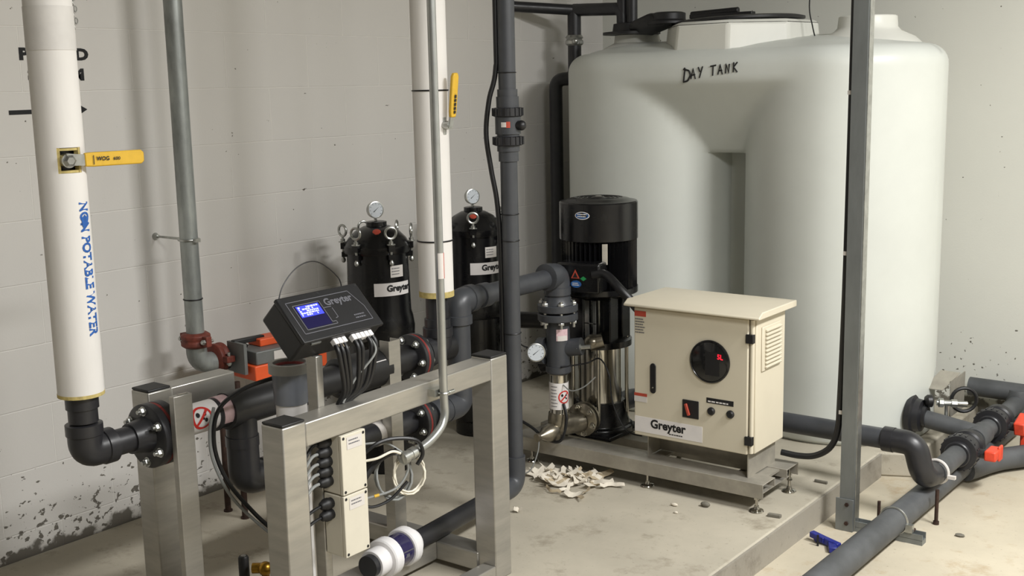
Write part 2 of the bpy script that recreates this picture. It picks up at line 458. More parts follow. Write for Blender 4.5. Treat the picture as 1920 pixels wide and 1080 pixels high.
struct(M().box((-.15, -3.6, 3.1), (6.6, 5.57, 3.2)).build('ceiling', 'ceil'))
struct(M().prism([(0, -3.5), (1.913, -3.5), (1.913, 4.5), (2.04, 4.56), (2.04, 5.42), (0, 5.42)], (0, 0, -.1), (1, 0, 0), (0, 1, 0), (0, 0, .1)).build('concrete_pad', 'pad', bevel=.008))

MT['kerb'] = floor_mat('kerb_concrete', (150, 144, 132), (96, 88, 76), 8.)
struct(M().box((1.9135, -3.5, -.1), (1.923, 4.49, -.002)).build('trim_1', 'kerb'))
# stencilled wording and arrow painted on the left wall
def wallfn(y, z): return lambda u, v: V(.0012, y+u, z+v)
w = M(); text(w, 'PUMPED', .245, wallfn(2.037, 1.611), off=.055, height=.04)
text(w, 'STEAM', .2, wallfn(2.06, 1.546), off=.055, height=.04)
w.add([V(.0012, y, z) for y, z in ((1.985, 1.439), (2.222, 1.441), (2.222, 1.427), (2.262, 1.449), (2.222, 1.471), (2.222, 1.455), (1.985, 1.453))], [tuple(range(7))])
tag(w.build('stencilled_wall_sign', 'paint', fix=False), 'black stencilled wording and arrow painted on white block wall', 'sign')

# little chain hanging on the wall
ch = M()
for i in range(7):
    ch.torus((.012, 2.237+(.004 if i % 2 else -.004), 1.83-i*.019), (1, 0, 0) if i % 2 else (.6, .8, 0), .009, .0022, 12, 6, sq=.6)
tag(ch.build('wall_chain', 'zinc'), 'short steel chain hanging on the wall above the stencilled wording', 'chain')

# ------------------------------------------------------------------ insulated riser, front left
RX, RY, RR = .95, 1.565, .055
t = thing('insulated_pipe', 'thick white insulated vertical pipe stencilled NON POTABLE WATER in blue', 'pipe', (RX, RY, .5))
j = M().lathe((RX, RY, .775), (0, 0, 1), [(RR, 0), (RR*1.01, .003), (RR*1.0, .55)], 40)
# jacket above the cut-out, plus a sleeve with a rectangular hole for the valve
jk = M(); jk.cyl((RX, RY, .775), (RX, RY, 1.315), RR, n=48); jk.cyl((RX, RY, 1.375), (RX, RY, 3.1), RR, n=48)
seg = 48; hole0, hole1 = math.radians(-40), math.radians(22)
jk.patch(RX, RY, RR-.008, hole1, hole0+2*PI, 1.315, 1.375, t=.008, n=44)
jk.build('jacket', 'insul', t)
M().cyl((RX, RY, 1.60), (RX, RY, 1.70), RR+.0012, n=48).build('tape_band', 'tape', t, label='greyer tape band')
M().hollow((RX, RY, .768), (RX, RY, .7765), RR+.001, .03).build('fibreglass_lining', 'foam', t)
e = M()
for z0 in (1.3155, 1.368): e.hollow((RX, RY, z0), (RX, RY, z0+.006), RR-.003, .034)
e.patch(RX, RY, RR-.014, hole0, hole0+.12, 1.315, 1.375, t=.013, n=3); e.patch(RX, RY, RR-.014, hole1-.12, hole1, 1.315, 1.375, t=.013, n=3)
e.build('fibreglass_lining', 'foam', t)
M().cyl((RX, RY, .70), (RX, RY, 3.1), .033, n=28).build('inner_pipe', 'pvcd', t)
tx = M(); va = math.atan2(-1.565, 2.54)
def rise(u, v): # reads downwards, letter tops to the right
    return V(RX+(RR+.001)*math.cos(va+.62+v/RR), RY+(RR+.001)*math.sin(va+.62+v/RR), 1.245-u)
text(tx, 'NON POTABLE WATER', .325, rise, off=.035, height=.030)
tx.build('stencilled_lettering', 'blueink', t, fix=False)
bl = M(); c_ = []
for i in range(14):
    a = 2*PI*i/14; r = .014+random.uniform(-.004, .003); c_.append(rise(.045+r*1.15*math.cos(a), .013+r*math.sin(a))+V(.0008, -.0004, 0))
bl.add(c_, [tuple(range(14))]).build('blue_blot', 'blueink', t, fix=False)
# yellow lever valve in the cut-out
v = thing('lever_valve', 'yellow handled ball valve sticking out of the stencilled insulated pipe', 'valve', (1.0, 1.565, 1.34))
M().cyl((.955, 1.56, 1.345), (1.012, 1.548, 1.345), .017, n=20).lathe((1.005, 1.55, 1.345), (1, -.2, 0), [(.015, 0), (.015, .012), (.009, .018)], 6).build('valve_body', 'zinc', v)
hz = M(); D = V(.05, 1, -.02).normalized(); U = V(0, 0, 1); Nn = V(1, -.05, 0)
hz.prism([(-.012, -.012), (.035, -.014), (.04, .012), (-.012, .016)], V(1.013, 1.553, 1.346), D, U, Nn*.004)
hz.build('lever_arm', 'zinc', v)
hd = M(); hd.prism([(0, -.017), (.02, -.018), (.15, -.016), (.158, -.01), (.158, .012), (.15, .018), (.02, .016), (0, .015)], V(1.011, 1.585, 1.346), D, U, Nn*.010)
hh = hd.build('yellow_sleeve', 'yellow', v, bevel=.003)
k = M(); fn = plane_fn(V(1.0250, 1.612, 1.342), D, U); k.add([fn(-.008, -.009), fn(-.006, -.009), fn(-.006, .013), fn(-.008, .013)], [(0, 1, 2, 3)])
text(k, 'WOG', .034, fn, off=.03, height=.010); text(k, '600', .018, lambda a, b: fn(a+.045, b), off=.02, height=.008); k.build('sleeve_print', 'ink', v, hh, fix=False)

# elbow, flange and horizontal upper run along +Y at z .62
UZ = .622
t = thing('upper_pipe_run', 'black plastic elbow and flanged pipe run below the stencilled insulated pipe', 'pipe', (RX, RY, .6))
M().cyl((RX, RY, .77), (RX, RY, .70), .036, n=28).lathe((RX, RY, .765), (0, 0, -1), [(.040, 0), (.040, .03), (.034, .032)], 28).build('coupling', 'pvcd', t)
m = M(); elbow(m, (RX, RY, 1), (RX, RY, UZ), (RX, 2, UZ), .042, .058); m.build('elbow', 'pvcd', t)
M().cyl((RX, RY+.05, UZ), (RX, 1.96, UZ), .034, n=28).lathe((RX, 1.69, UZ), (0, 1, 0), [(.040, 0), (.044, .03), (.05, .055)], 28).build('pipe', 'pvcd', t)
flange(t, None, (RX, 1.768, UZ-.006), (0, 1, 0), R=.085, t=.026, nb=6, a0=.5)
wr = M().cyl((RX, 1.84, UZ+.004), (RX, 1.950, UZ+.004), .042, n=32).build('warning_wrap', 'white', t, label='white label wrap with a red prohibition ring')
def yfn(y, z, r, a0): # wrap around a Y-axis pipe: u along +Y, v around upwards
    return lambda u, v: V(RX+r*math.cos(a0+v/r), y+u, z+r*math.sin(a0+v/r))
nodrink(t, wr, yfn(1.890, UZ+.004, .0432, .25), .033)
M().cyl((RX, 1.962, UZ+.004), (RX, 2.0, UZ+.004), .0445, n=32).build('pink_band', 'pinkl', t)
m = M(); m.lathe((RX, 1.950, UZ), (0, 1, 0), [(.044, 0), (.046, .003), (.046, .012), (.042, .014), (.042, .045), (.052, .047), (.052, .11), (.05, .28), (.052, .29), (.052, .33), (.042, .335), (.042, .36)], 32)
m.build('tee', 'pvcd', t)
m = M(); m.cyl((RX, 2.052, UZ), (RX, 2.052, .53), .044, n=28); m.lathe((RX, 2.052, .54), (0, 0, -1), [(.047, 0), (.047, .03), (.040, .032)], 28); m.build('branch', 'pvcd', t)
m = M(); m.cyl((RX, 2.28, UZ), (RX, 2.96, UZ), .044, n=28); m.lathe((RX, 2.42, UZ), (0, 1, 0), [(.05, 0), (.062, .01), (.062, .20), (.05, .21)], 32)
m.build('strainer_body', 'blackpl', t)
k = M(); fn = yfn(2.545, UZ, .0632, .55)
k.add([fn(0, 0), fn(.05, 0), fn(.025, .05)], [(0, 1, 2)]); k.build('triangle_label', 'white', t, fix=False)
flange(t, None, (RX, 2.775, UZ-.002), (0, 1, 0), R=.079, t=.017, nb=6, a0=.1)
m = M(); elbow(m, (RX, 2.6, UZ), (RX, 2.905, UZ), (RX, 2.905, 1), .047, .062); m.build('elbow', 'pvcd', t)
# lower run
LZ = .405
t = thing('lower_pipe_run', 'lower black plastic pipe run passing under the upper flanged run', 'pipe', (RX, 2.09, LZ))
m = M(); m.tube([(RX, 2.052, .53), (RX, 2.052, LZ), (RX, 2.14, LZ)], .045, fil=.07, n=28, seg=10); m.lathe((RX, 2.12, LZ), (0, 1, 0), [(.049, 0), (.049, .04), (.042, .042)], 28); m.build('elbow', 'pvcd', t)
M().cyl((RX, 2.13, LZ), (RX, 3.0, LZ), .038, n=28).build('pipe', 'pvcd', t)
M().cyl((RX, 2.575, LZ), (RX, 2.615, LZ), .0395, n=28).build('white_band', 'wlab', t)
flange(t, None, (RX, 2.775, LZ), (0, 1, 0), R=.079, t=.017, nb=6, a0=.4)
m = M(); m.lathe((RX, 2.85, LZ), (0, 1, 0), [(.038, 0), (.047, .002), (.047, .05), (.043, .052), (.043, .10)], 28); m.build('socket', 'pvc', t)
m = M(); m.tube([(RX, 2.93, LZ), (RX, 3.015, LZ), (RX, 3.015, LZ+.1)], .045, fil=.08, n=26, seg=10); m.build('elbow', 'pvc', t, label='elbow turning up')
M().cyl((RX, 3.015, LZ+.06), (RX, 3.015, .72), .040, n=28).build('riser', 'pvc', t)
m = M(); elbow(m, (RX, 3.015, .5), (RX, 3.015, .77), (RX, 4, .77), .045, .062); m.build('elbow', 'pvc', t)
M().cyl((RX, 3.05, .77), (RX, 3.58, .772), .036, n=28).lathe((RX, 3.13, .77), (0, 1, 0), [(.040, 0), (.043, .002), (.043, .045), (.038, .047)], 28).build('crossover_pipe', 'pvc', t)

# ------------------------------------------------------------------ second insulated pipe
SY = 2.905
t = thing('insulated_pipe', 'plain white insulated pipe standing between the two black filter housings', 'pipe', (RX, SY, .78))
M().cyl((RX, SY, .825), (RX, SY, 3.1), .058, n=40).build('jacket', 'insul', t)
M().hollow((RX, SY, .806), (RX, SY, .8255), .059, .035).build('fibreglass_lining', 'foam', t)
M().cyl((RX, SY, .70), (RX, SY, .84), .038, n=28).lathe((RX, SY, .69), (0, 0, 1), [(.044, 0), (.044, .04), (.038, .042)], 28).build('inner_pipe', 'pvcd', t)
for z in (1.487, .995): M().torus((RX, SY, z), (0, 0, 1), .0585, .0028, 40, 6).build('cable_tie', 'cable', t)
v = thing('lever_valve', 'upright yellow handled valve on the plain white insulated pipe', 'valve', (1.0, 2.905, 1.38))
M().cyl((.99, 2.905, 1.375), (1.03, 2.905, 1.375), .014, n=16).lathe((1.02, 2.905, 1.375), (1, 0, 0), [(.012, 0), (.012, .012)], 6).cyl((1.0, 2.905, 1.345), (1.0, 2.905, 1.40), .011, n=12).build('valve_body', 'zinc', v)
hd = M(); fnU = V(-.1, -.02, 1).normalized()
hd.prism([(-.010, 0), (.010, 0), (.012, .02), (.013, .13), (.008, .142), (-.008, .142), (-.013, .13), (-.013, .02)], V(1.03, 2.912, 1.40), V(.15, 1, .02).normalized(), V(.06, .06, 1).normalized(), V(.012, 0, 0))
hh = hd.build('yellow_sleeve', 'yellow', v, bevel=.003)
M().obox((1.033, 2.908, 1.388), (.004, 0, 0), (0, .008, 0), (0, .004, .018)).build('lever_arm', 'zinc', v)
k = M(); fn = plane_fn(V(1.0465, 2.917, 1.412), V(.06, .06, 1), V(-.15, -1, -.02)); bars(k, fn, .07, 1, .008, .01, 5); k.build('sleeve_print', 'ink', v, hh, fix=False)

# ------------------------------------------------------------------ galvanised riser near wall
GX, GY = .19, 2.49
t = thing('galvanised_pipe', 'galvanised steel pipe rising up the block wall beside the stencilled pipe', 'pipe', (GX, GY, .6))
M().cyl((GX, GY, .66), (GX, GY, 3.1), .031, n=28).build('pipe', 'galv', t)
m = M(); m.tube([(GX, GY, .66), (GX, GY, .56), (GX, GY+.10, .55)], .036, fil=.08, n=24, seg=10); m.build('elbow', 'galv', t)
m = M(); m.torus((GX, GY, .79), (0, 0, 1), .032, .0025, 28, 6); m.build('cable_tie', 'cable', t)
def coupling(t, c, ax):
    c, ax = V(c), V(ax).normalized(); u, w_ = perp(ax); m = M()
    m.lathe(c-ax*.026, ax, [(.040, 0), (.051, .008), (.051, .018), (.047, .026), (.051, .034), (.051, .044), (.040, .052)], 28)
    for s_ in (-1, 1):
        m.obox(c+u*s_*.058, u*.016, w_*.011, ax*.018)
    o = m.build('grooved_coupling', 'rust', t, bevel=.002)
    for s_ in (-1, 1):
        b = M(); b.cyl(c+u*s_*.062-w_*.024, c+u*s_*.062+w_*.024, .006, n=10); hexb(b, c+u*s_*.062+w_*.012, w_, .010, .008); b.build('bolt', 'zinc', t, o)
coupling(t, (GX, GY, .645), (0.0, 0, 1)); coupling(t, (GX, GY+.09, .565), (0, 1, 0))
b = thing('pipe_hanger', 'threaded wall hanger ring holding the galvanised pipe', 'bracket', (0, GY, 1.0))
M().torus((GX, GY, .998), (0, 0, 1), .034, .004, 28, 8).obox((GX+.043, GY, .998), (.008, 0, 0), (0, .01, 0), (0, 0, .006)).obox((GX-.043, GY, .998), (.01, 0, 0), (0, .008, 0), (0, 0, .006)).build('split_ring', 'zinc', b)
M().cyl((0, GY, .998), (GX-.04, GY, .998), .0045, n=10).lathe((0, GY, .998), (1, 0, 0), [(.013, 0), (.013, .003), (.008, .01), (.008, .018)], 14).build('threaded_rod', 'zinc', b)

# actuated valve
t = thing('actuated_valve', 'orange and grey motorised valve under the galvanised pipe', 'valve', (.25, 2.68, .5))
m = M(); m.cyl((.20, 2.60, .55), (.22, 2.70, .555), .034, n=24); m.lathe((.21, 2.645, .55), (.1, 1, 0), [(.045, 0), (.05, .006), (.045, .03)], 24); m.cyl((.21, 2.66, .55), (.24, 2.66, .60), .014, n=14)
m.build('valve_body', 'blackpl', t)
AX = V(.10, .995, 0).normalized(); AN = V(.995, -.10, 0); AU = V(0, 0, 1)
def abox(mb, y0, y1, x0, x1, z0, z1):
    y0, y1, x0, x1, z0, z1 = [q*1.22 for q in (y0, y1, x0, x1, z0, z1)]
    c = V(.255, 2.625, .487)+AX*((y0+y1)/2)+AN*((x0+x1)/2)+AU*((z0+z1)/2)
    return mb.obox(c, AX*((y1-y0)/2), AN*((x1-x0)/2), AU*((z1-z0)/2))
abox(M(), .0, .26, -.05, .075, .0, .045).build('actuator_base', 'orange', t, bevel=.004)
abox(M(), .01, .26, -.045, .07, .045, .085).build('grey_housing', 'agrey', t, bevel=.004)
abox(M(), .06, .26, -.045, .02, .085, .108).build('actuator_cover', 'orange', t, bevel=.004)
abox(M(), .07, .13, .0705, .0715, .05, .078).build('rating_plate', 'wlab', t)
abox(M(), -.015, .09, -.02, .0, .1, .114).build('manual_lever', 'blackrub', t, bevel=.003)
m = M(); abox(m, -.018, -.008, -.035, .05, .02, .11); m.build('bracket', 'agrey', t)
gp = 'rusty floor rods under the motorised valve'
for x, y, top, lb in ((.217, 2.56, .52, 'thin rusty rod propping the motorised valve, nearer the steel elbow'), (.325, 2.548, .50, 'thin rusty rod propping the motorised valve, beside the vertical black branch')):
    M_ = M().cyl((x, y, 0), (x, y, top), .011, n=12).lathe((x, y, 0), (0, 0, 1), [(.016, 0), (.016, .006)], 12)
    tag(M_.build('support_rod', 'brown'), lb, 'rod', gp)

# ------------------------------------------------------------------ stainless frame
t = thing('equipment_frame', 'brushed stainless steel frame of square tube legs and beams', 'frame', (1.1, 2.2, 0))
def leg(x1, y0, top, w_=.076, z0=0.):
    M().box((x1-w_, y0, z0), (x1, y0+w_, top)).build('leg', 'steel', t, bevel=.004)
    M().box((x1-w_+.001, y0+.001, top), (x1-.001, y0+w_-.001, top+.007)).build('end_cap', 'blackrub', t, bevel=.003)
leg(1.42, 1.792, .70); leg(1.397, 2.628, .70, .078); leg(.858, 1.818, .70)
# main beam between the front legs
a, b_ = V(1.382, 1.868, .665), V(1.360, 2.628, .665); d = (b_-a); n_ = V(0, 0, 1).cross(d).normalized()
M().obox((a+b_)/2, d/2, n_*.036, V(0, 0, .031)).build('beam', 'steel', t, bevel=.004)
M().box((.79, 1.894, .60), (.856, 2.115, .70)).build('beam', 'steel', t, bevel=.004)
# thin upright in front of the back pipe
m = M(); m.box((1.034, 1.757, 0), (1.054, 1.815, .732)); m.build('upright', 'steel', t, bevel=.002)
M().obox((1.044, 1.792, .7325), (.004, 0, 0), (0, .014, 0), (0, 0, .001)).build('slot', 'polish', t)
# channel upright in the middle: web plus two flanges
m = M(); m.box((1.006, 2.60, .08), (1.010, 2.652, .712)); m.box((.97, 2.60, .08), (1.006, 2.604, .712)); m.box((.97, 2.648, .08), (1.006, 2.652, .712)); m.build('channel_upright', 'steel', t)
# post carrying the display and the junction boxes
M().box((1.306, 1.982, .0), (1.344, 2.006, .83)).build('display_post', 'steel', t, bevel=.003)
M().box((1.262, 1.94, .02), (1.302, 1.975, .60)).build('back_post', 'steeld', t, bevel=.003)
# floor rails
M().box((.75, 2.622, .02), (1.33, 2.70, .08)).build('floor_rail', 'steel', t, bevel=.004)
M().box((1.345, 1.0, 0), (1.419, 1.792, .05)).build('floor_rail', 'steel', t, bevel=.004)
M().box((1.345, 1.868, 0), (1.397, 2.628, .05)).build('floor_rail', 'steel', t, bevel=.004)
M().box((1.09, 1.0, .02), (1.164, 2.622, .08)).build('floor_rail', 'steel', t, bevel=.004)
M().box((.78, 1.0, .02), (.85, 1.818, .08)).build('floor_rail', 'steel', t, bevel=.004)

# ------------------------------------------------------------------ display controller
t = thing('controller_display', 'black tilted controller box with a glowing blue screen', 'controller', (1.33, 2.05, .83))
A = V(1.29, 1.905, .985); Dn = V(.1, 0, -.101); Wd = V(0, .282, 0); Bk = V(-.042, 0, -.066)
Bk = (Bk - Dn*(Bk.dot(Dn)/Dn.length_squared)); dn = Dn.normalized(); wd = V(0, 1, 0); bk = Bk.normalized(); out = -bk
dep = .075; ctr = A+Dn/2+Wd/2
M().obox(ctr+bk*(dep/2+.008), dn*(Dn.length/2-.002), wd*.139, bk*dep/2).build('enclosure', 'blackpl', t, bevel=.006)
lid = M().obox(ctr+bk*.005, dn*Dn.length/2, wd*.141, bk*.006).build('lid', 'blackpl', t, bevel=.003)
def ffn(u, v): # u along +Y from left edge of the lid, v down the slope
    return A+wd*u+dn*v+out*.0016
def line(mb, p, q, w_=.0011):
    p, q = ffn(*p), ffn(*q); e_ = out.cross((q-p).normalized())*w_
    mb.add([p-e_, p+e_, q+e_, q-e_], [(0, 1, 2, 3)])
g = M()
def loop(pts):
    for i in range(len(pts)): line(g, pts[i], pts[(i+1) % len(pts)])
loop([(.02, .02), (.235, .02), (.258, .075), (.258, .118), (.02, .118)])
loop([(.035, .032), (.125, .032), (.125, .10), (.138, .10), (.138, .108), (.035, .108)])
line(g, (.125, .055), (.152, .055)); line(g, (.152, .06), (.152, .09)); line(g, (.152, .09), (.143, .092))
fg = lambda u, v: ffn(.138+u, .050-v)
text(g, 'Greyter', .098, fg, off=.03)
bars(g, lambda u, v: ffn(.205+u, .098-v), .045, 2, .004, .009, 3)
g.build('panel_lines', 'greyink', t, lid, fix=False)
def quad(u0, v0, u1, v1, o=0.): return [ffn(u0, v0)+out*o, ffn(u1, v0)+out*o, ffn(u1, v1)+out*o, ffn(u0, v1)+out*o]
M().add(quad(.038, .035, .122, .105, -.0004), [(0, 1, 2, 3)]).build('screen_window', 'lcdb', t, lid, fix=False)
M().add(quad(.042, .036, .118, .071), [(0, 1, 2, 3)]).build('screen', 'lcd', t, lid, fix=False)
g = M(); rnd = random.Random(5)
for r_ in range(5):
    u = .046
    while u < .110:
        d_ = rnd.uniform(.003, .009); v0 = .039+r_*.006
        if rnd.random() < .85: g.add(quad(u, v0, u+d_, v0+.0045, .0006), [(0, 1, 2, 3)])
        u += d_+.0018
g.build('screen_text', 'lcdt', t, lid, fix=False)
g = M()
for u in (.008, .14, .274):
    for v_ in (.008, Dn.length-.008): g.lathe(ffn(u, v_)-out*.001, out, [(.004, 0), (.004, .0006)], 12)
g.build('lid_screw', 'ink', t, lid)
# plugs under the front edge
bot = lambda u, d_: A+Dn+wd*u+bk*d_
for u0, u1 in ((.105, .15), (.17, .255)):
    g = M(); n_p = int((u1-u0)/.015)
    for i in range(n_p):
        c = bot(u0+.0075+i*.015, .022)+dn*.006; g.obox(c, dn*.009, wd*.0066, bk*.008)
    g.build('plug_row', 'wpl', t, bevel=.002)
g = M(); g.obox(bot(.045, .012)+dn*.001, dn*.001, wd*.016, bk*.003); g.build('latch_plate', 'zinc', t)
g = M()
for u in (.118, .132, .24): 
    p = bot(u, .022)+dn*.014; g.tube([p, p+V(.01, .004, -.015), p+V(.008, .006, -.04)], .0016, n=6, smooth=True)
g.build('tan_wire', 'scrapb', t)
cg = 'black cables from the controller box'
for i, (u, l_) in enumerate(((.11, 0), (.125, 1), (.14, 2), (.178, 3), (.192, 4), (.225, 5), (.242, 6))):
    p = bot(u, .022)+dn*.014; e_ = V(1.36, 2.035+i*.006, .62)
    mid = p*.55+e_*.45+V(.012, .012, -.015)
    o = M().tube([p, p+V(.012, 0, -.03), mid, e_+V(0, 0, .07), e_, e_+V(-.02, 0, -.14)], .0065, n=10, smooth=True).build('control_cable', 'cable')
    tag(o, 'black cable dropping from the white plugs under the tilted controller box', 'cable', cg)
p = bot(.235, .026)+dn*.014
tag(M().tube([p, V(1.41, 2.13, .82), V(1.385, 2.075, .755), V(1.375, 2.04, .70)], .003, n=8, smooth=True).build('grey_wire', 'gcable'), 'thin pale grey wire looping among the black controller cables', 'cable')
tag(M().tube([(1.26, 1.935, .935), (1.25, 1.965, 1.0), (1.24, 2.03, 1.045), (1.24, 2.10, 1.05), (1.255, 2.16, 1.0), (1.26, 2.165, .955)], .0016, n=8, smooth=True).build('antenna_wire', 'cable'), 'thin black wire arching over the top of the controller box', 'cable')

# smoky cup on white stub
t = thing('filter_cup', 'smoky grey plastic cup with a pink liner on a white stub pipe', 'cup', (1.19, 2.035, .02))
cx, cy = 1.18, 2.038
M().cyl((cx, cy, .08), (cx, cy, .685), .0415, n=28).build('stub_pipe', 'wpl', t)
M().lathe((cx, cy, .665), (0, 0, 1), [(.045, .008), (.046, .012), (.048, .10), (.048, .105)], 32).build('cup_bowl', 'cup', t)
M().hollow((cx, cy, .758), (cx, cy, .784), .056, .044).build('rim', 'cuprim', t)
M().hollow((cx, cy, .745), (cx, cy, .776), .0435, .038).build('liner', 'pink', t)

# ------------------------------------------------------------------ junction boxes
def jbox(z0, z1, lb, seed):
    t = thing('junction_box', lb, 'junction box', (1.39, 2.025, z0), 'beige junction boxes under the beam')
    M().box((1.346, 1.984, z0), (1.408, 2.069, z1)).build('enclosure', 'beige2', t, bevel=.003)
    lid = M().box((1.4085, 1.983, z0), (1.42, 2.070, z1)).build('lid', 'beige2', t, bevel=.002)
    m = M()
    for y in (1.991, 2.062):
        for z in (z0+.008, z1-.008): m.lathe((1.420, y, z), (1, 0, 0), [(.004, 0), (.004, .0008)], 10)
    m.build('lid_screw', 'ink', t, lid)
    M().box((1.4205, 2.002, z1-.04), (1.421, 2.056, z1-.008)).build('paper_label', 'wlab', t, lid)
    k = M(); fn = plane_fn((1.4214, 2.008, z1-.018), (0, 1, 0), (0, 0, 1)); bars(k, fn, .042, 2, .003, .009, seed); k.build('label_print', 'greyink', t, lid, fix=False)
    return t
jbox(.474, .632, 'upper beige junction box hanging under the steel beam, above its twin', 4)
jbox(.306, .471, 'lower beige junction box, directly beneath the other box', 9)
gg = 'black cable glands on the junction boxes'
def gland(z, i, lb):
    t = thing('cable_gland', lb, 'cable gland', (1.375, 1.984, z), gg)
    m = M(); m.lathe((1.372, 1.984, z), (0, -1, 0), [(.014, 0), (.014, .01), (.016, .011), (.016, .022), (.013, .026), (.011, .034), (.007, .038)], 16); m.build('gland_body', 'blackrub', t)
    pale = i in (1, 2, 3, 4, 5)
    p0 = V(1.372, 1.95, z); z2 = z-.012-.004*(5-i) if i < 6 else z-.004
    M().tube([p0, p0+V(-.0, -.025, -.003), V(1.37, 1.885, z2-.01), V(1.345, 1.84, z2-.03), V(1.31, 1.835, z2-.10)], .0042, n=8, smooth=True).build('gland_cable', 'gcable' if pale else 'cable', t)
for i, z in enumerate((.612, .586, .560, .534, .508)): gland(z, i, 'black cable gland on the side of the upper junction box, one of five')
for i, z in enumerate((.448, .418)): gland(z, 6+i, 'black cable gland on the side of the lower junction box, one of two')

# conduit
t = thing('conduit', 'thin steel conduit dropping past the white pipe and curving under the beam', 'conduit', (1.44, 2.36, .5))
m = M(); m.tube([(1.44, 2.36, 3.1), (1.44, 2.36, .66), (1.445, 2.36, .585), (1.45, 2.29, .545), (1.45, 2.205, .530)], .0118, fil=.06, n=18); m.build('pipe', 'emt', t)
e_ = V(1.45, 2.205, .530); dd = V(.0, -.085, -.010).normalized()
M().lathe(e_, dd, [(.012, -.02), (.017, -.018), (.017, .0), (.015, .001), (.015, .015), (.018, .016), (.018, .032), (.012, .036)], 20).build('end_fitting', 'zinc', t)
m = M(); m.torus((1.44, 2.36, .665), (0, 0, 1), .0135, .0028, 20, 6); m.box((1.398, 2.335, .655), (1.43, 2.385, .675)); m.cyl((1.45, 2.372, .665), (1.45, 2.392, .665), .005, n=8); m.build('clamp', 'zinc', t)
M().patch(1.44, 2.36, .0119, -1.2, 0.2, .985, 1.055, n=8).build('sticker', 'wlab', t)
M().patch(1.44, 2.36, .0120, 0.2, .7, .985, 1.055, n=6).build('red_sticker', 'redl', t)
m = M(); m.torus((1.44, 2.36, .915), (0, 0, 1), .0122, .0022, 16, 6)

# cable coils at the conduit end
cc = V(1.455, 2.155, .355)
def coil(name, c, R, tilt, r, turns, mt, lb, ph=0):
    m = M(); pts = []
    N = V(.9, -.42, .1).normalized(); N = (N+V(0, 0, tilt)).normalized(); u, w_ = perp(N)
    for i in range(int(turns*18)+1):
        a = ph+2*PI*i/18; rr = R*(1+.10*math.sin(i*.31)); pts.append(V(c)+u*rr*math.cos(a)*.85+w_*rr*math.sin(a)+N*(.006*math.sin(i*.9)))
    m.tube(pts, r, n=8)
    return tag(m.build(name, mt), lb, 'cable')
coil('cable_coil', (1.44, 2.205, .475), .052, 0, .0026, 4.2, 'wcable', 'white cable coiled in a small loop at the conduit end')
coil('cable_coil', (1.41, 2.175, .470), .060, .1, .0035, 2.3, 'gcable', 'grey cable coiled behind the white coil', 1.)
tag(M().tube([(1.405, 2.071, .540), (1.43, 2.10, .545), (1.445, 2.14, .555), (1.452, 2.165, .545)], .0036, n=8, smooth=True).build('white_cable', 'wcable'), 'white cable running from the upper junction box to the conduit end', 'cable')
tag(M().tube([(1.37, 2.071, .575), (1.40, 2.11, .578), (1.42, 2.15, .570), (1.448, 2.175, .545)], .003, n=8, smooth=True).build('grey_cable', 'gcable'), 'upper thin grey cable from the junction box to the conduit end', 'cable')
tag(M().tube([(1.39, 2.071, .545), (1.42, 2.11, .58), (1.44, 2.16, .585), (1.465, 2.215, .57), (1.468, 2.235, .53), (1.46, 2.22, .50)], .0055, n=8, smooth=True).build('black_cable', 'cable'), 'black cable arching over the conduit end', 'cable')
tag(M().tube([(1.38, 2.071, .45), (1.39, 2.09, .485), (1.40, 2.115, .515), (1.42, 2.14, .54), (1.44, 2.165, .55)], .009, n=8, smooth=True).build('black_cable', 'cable'), 'thick black cable slanting up from the lower junction box', 'cable')
t = thing('grey_cable', 'grey cable with a yellow band leaving the lower junction box', 'cable', (1.40, 2.07, .43))
M().tube([(1.395, 2.071, .433), (1.41, 2.095, .437), (1.43, 2.14, .442), (1.44, 2.175, .455), (1.445, 2.20, .49), (1.45, 2.185, .52)], .0032, n=8, smooth=True).build('sheath', 'gcable', t)
M().cyl((1.413, 2.100, .4375), (1.419, 2.112, .4390), .0042, n=8).build('yellow_band', 'yellow', t)
tag(M().tube([(1.395, 2.071, .418), (1.41, 2.10, .408), (1.43, 2.145, .420), (1.45, 2.19, .46)], .0042, n=8, smooth=True).build('grey_cable', 'cable'), 'dark cable sagging lowest beside the lower junction box', 'cable')

# grey cable bundle hanging by the branch
tag(M().tube([(1.14, 2.02, .74), (1.09, 1.95, .715), (1.04, 1.905, .66), (1.02, 1.90, .56), (1.04, 1.92, .46), (1.09, 1.96, .37), (1.14, 2.0, .30), (1.2, 2.03, .22)], .006, n=8, smooth=True).build('black_cable', 'cable'), 'black cable looping past the black elbow behind the front leg', 'cable')
tag(M().tube([(1.035, 1.895, .67), (1.02, 1.888, .60), (1.022, 1.892, .52), (1.05, 1.92, .42), (1.11, 1.96, .34), (1.17, 2.0, .28)], .0045, n=8, smooth=True).build('grey_cable', 'gcable'), 'grey cable hugging the looping black cable behind the front leg', 'cable')

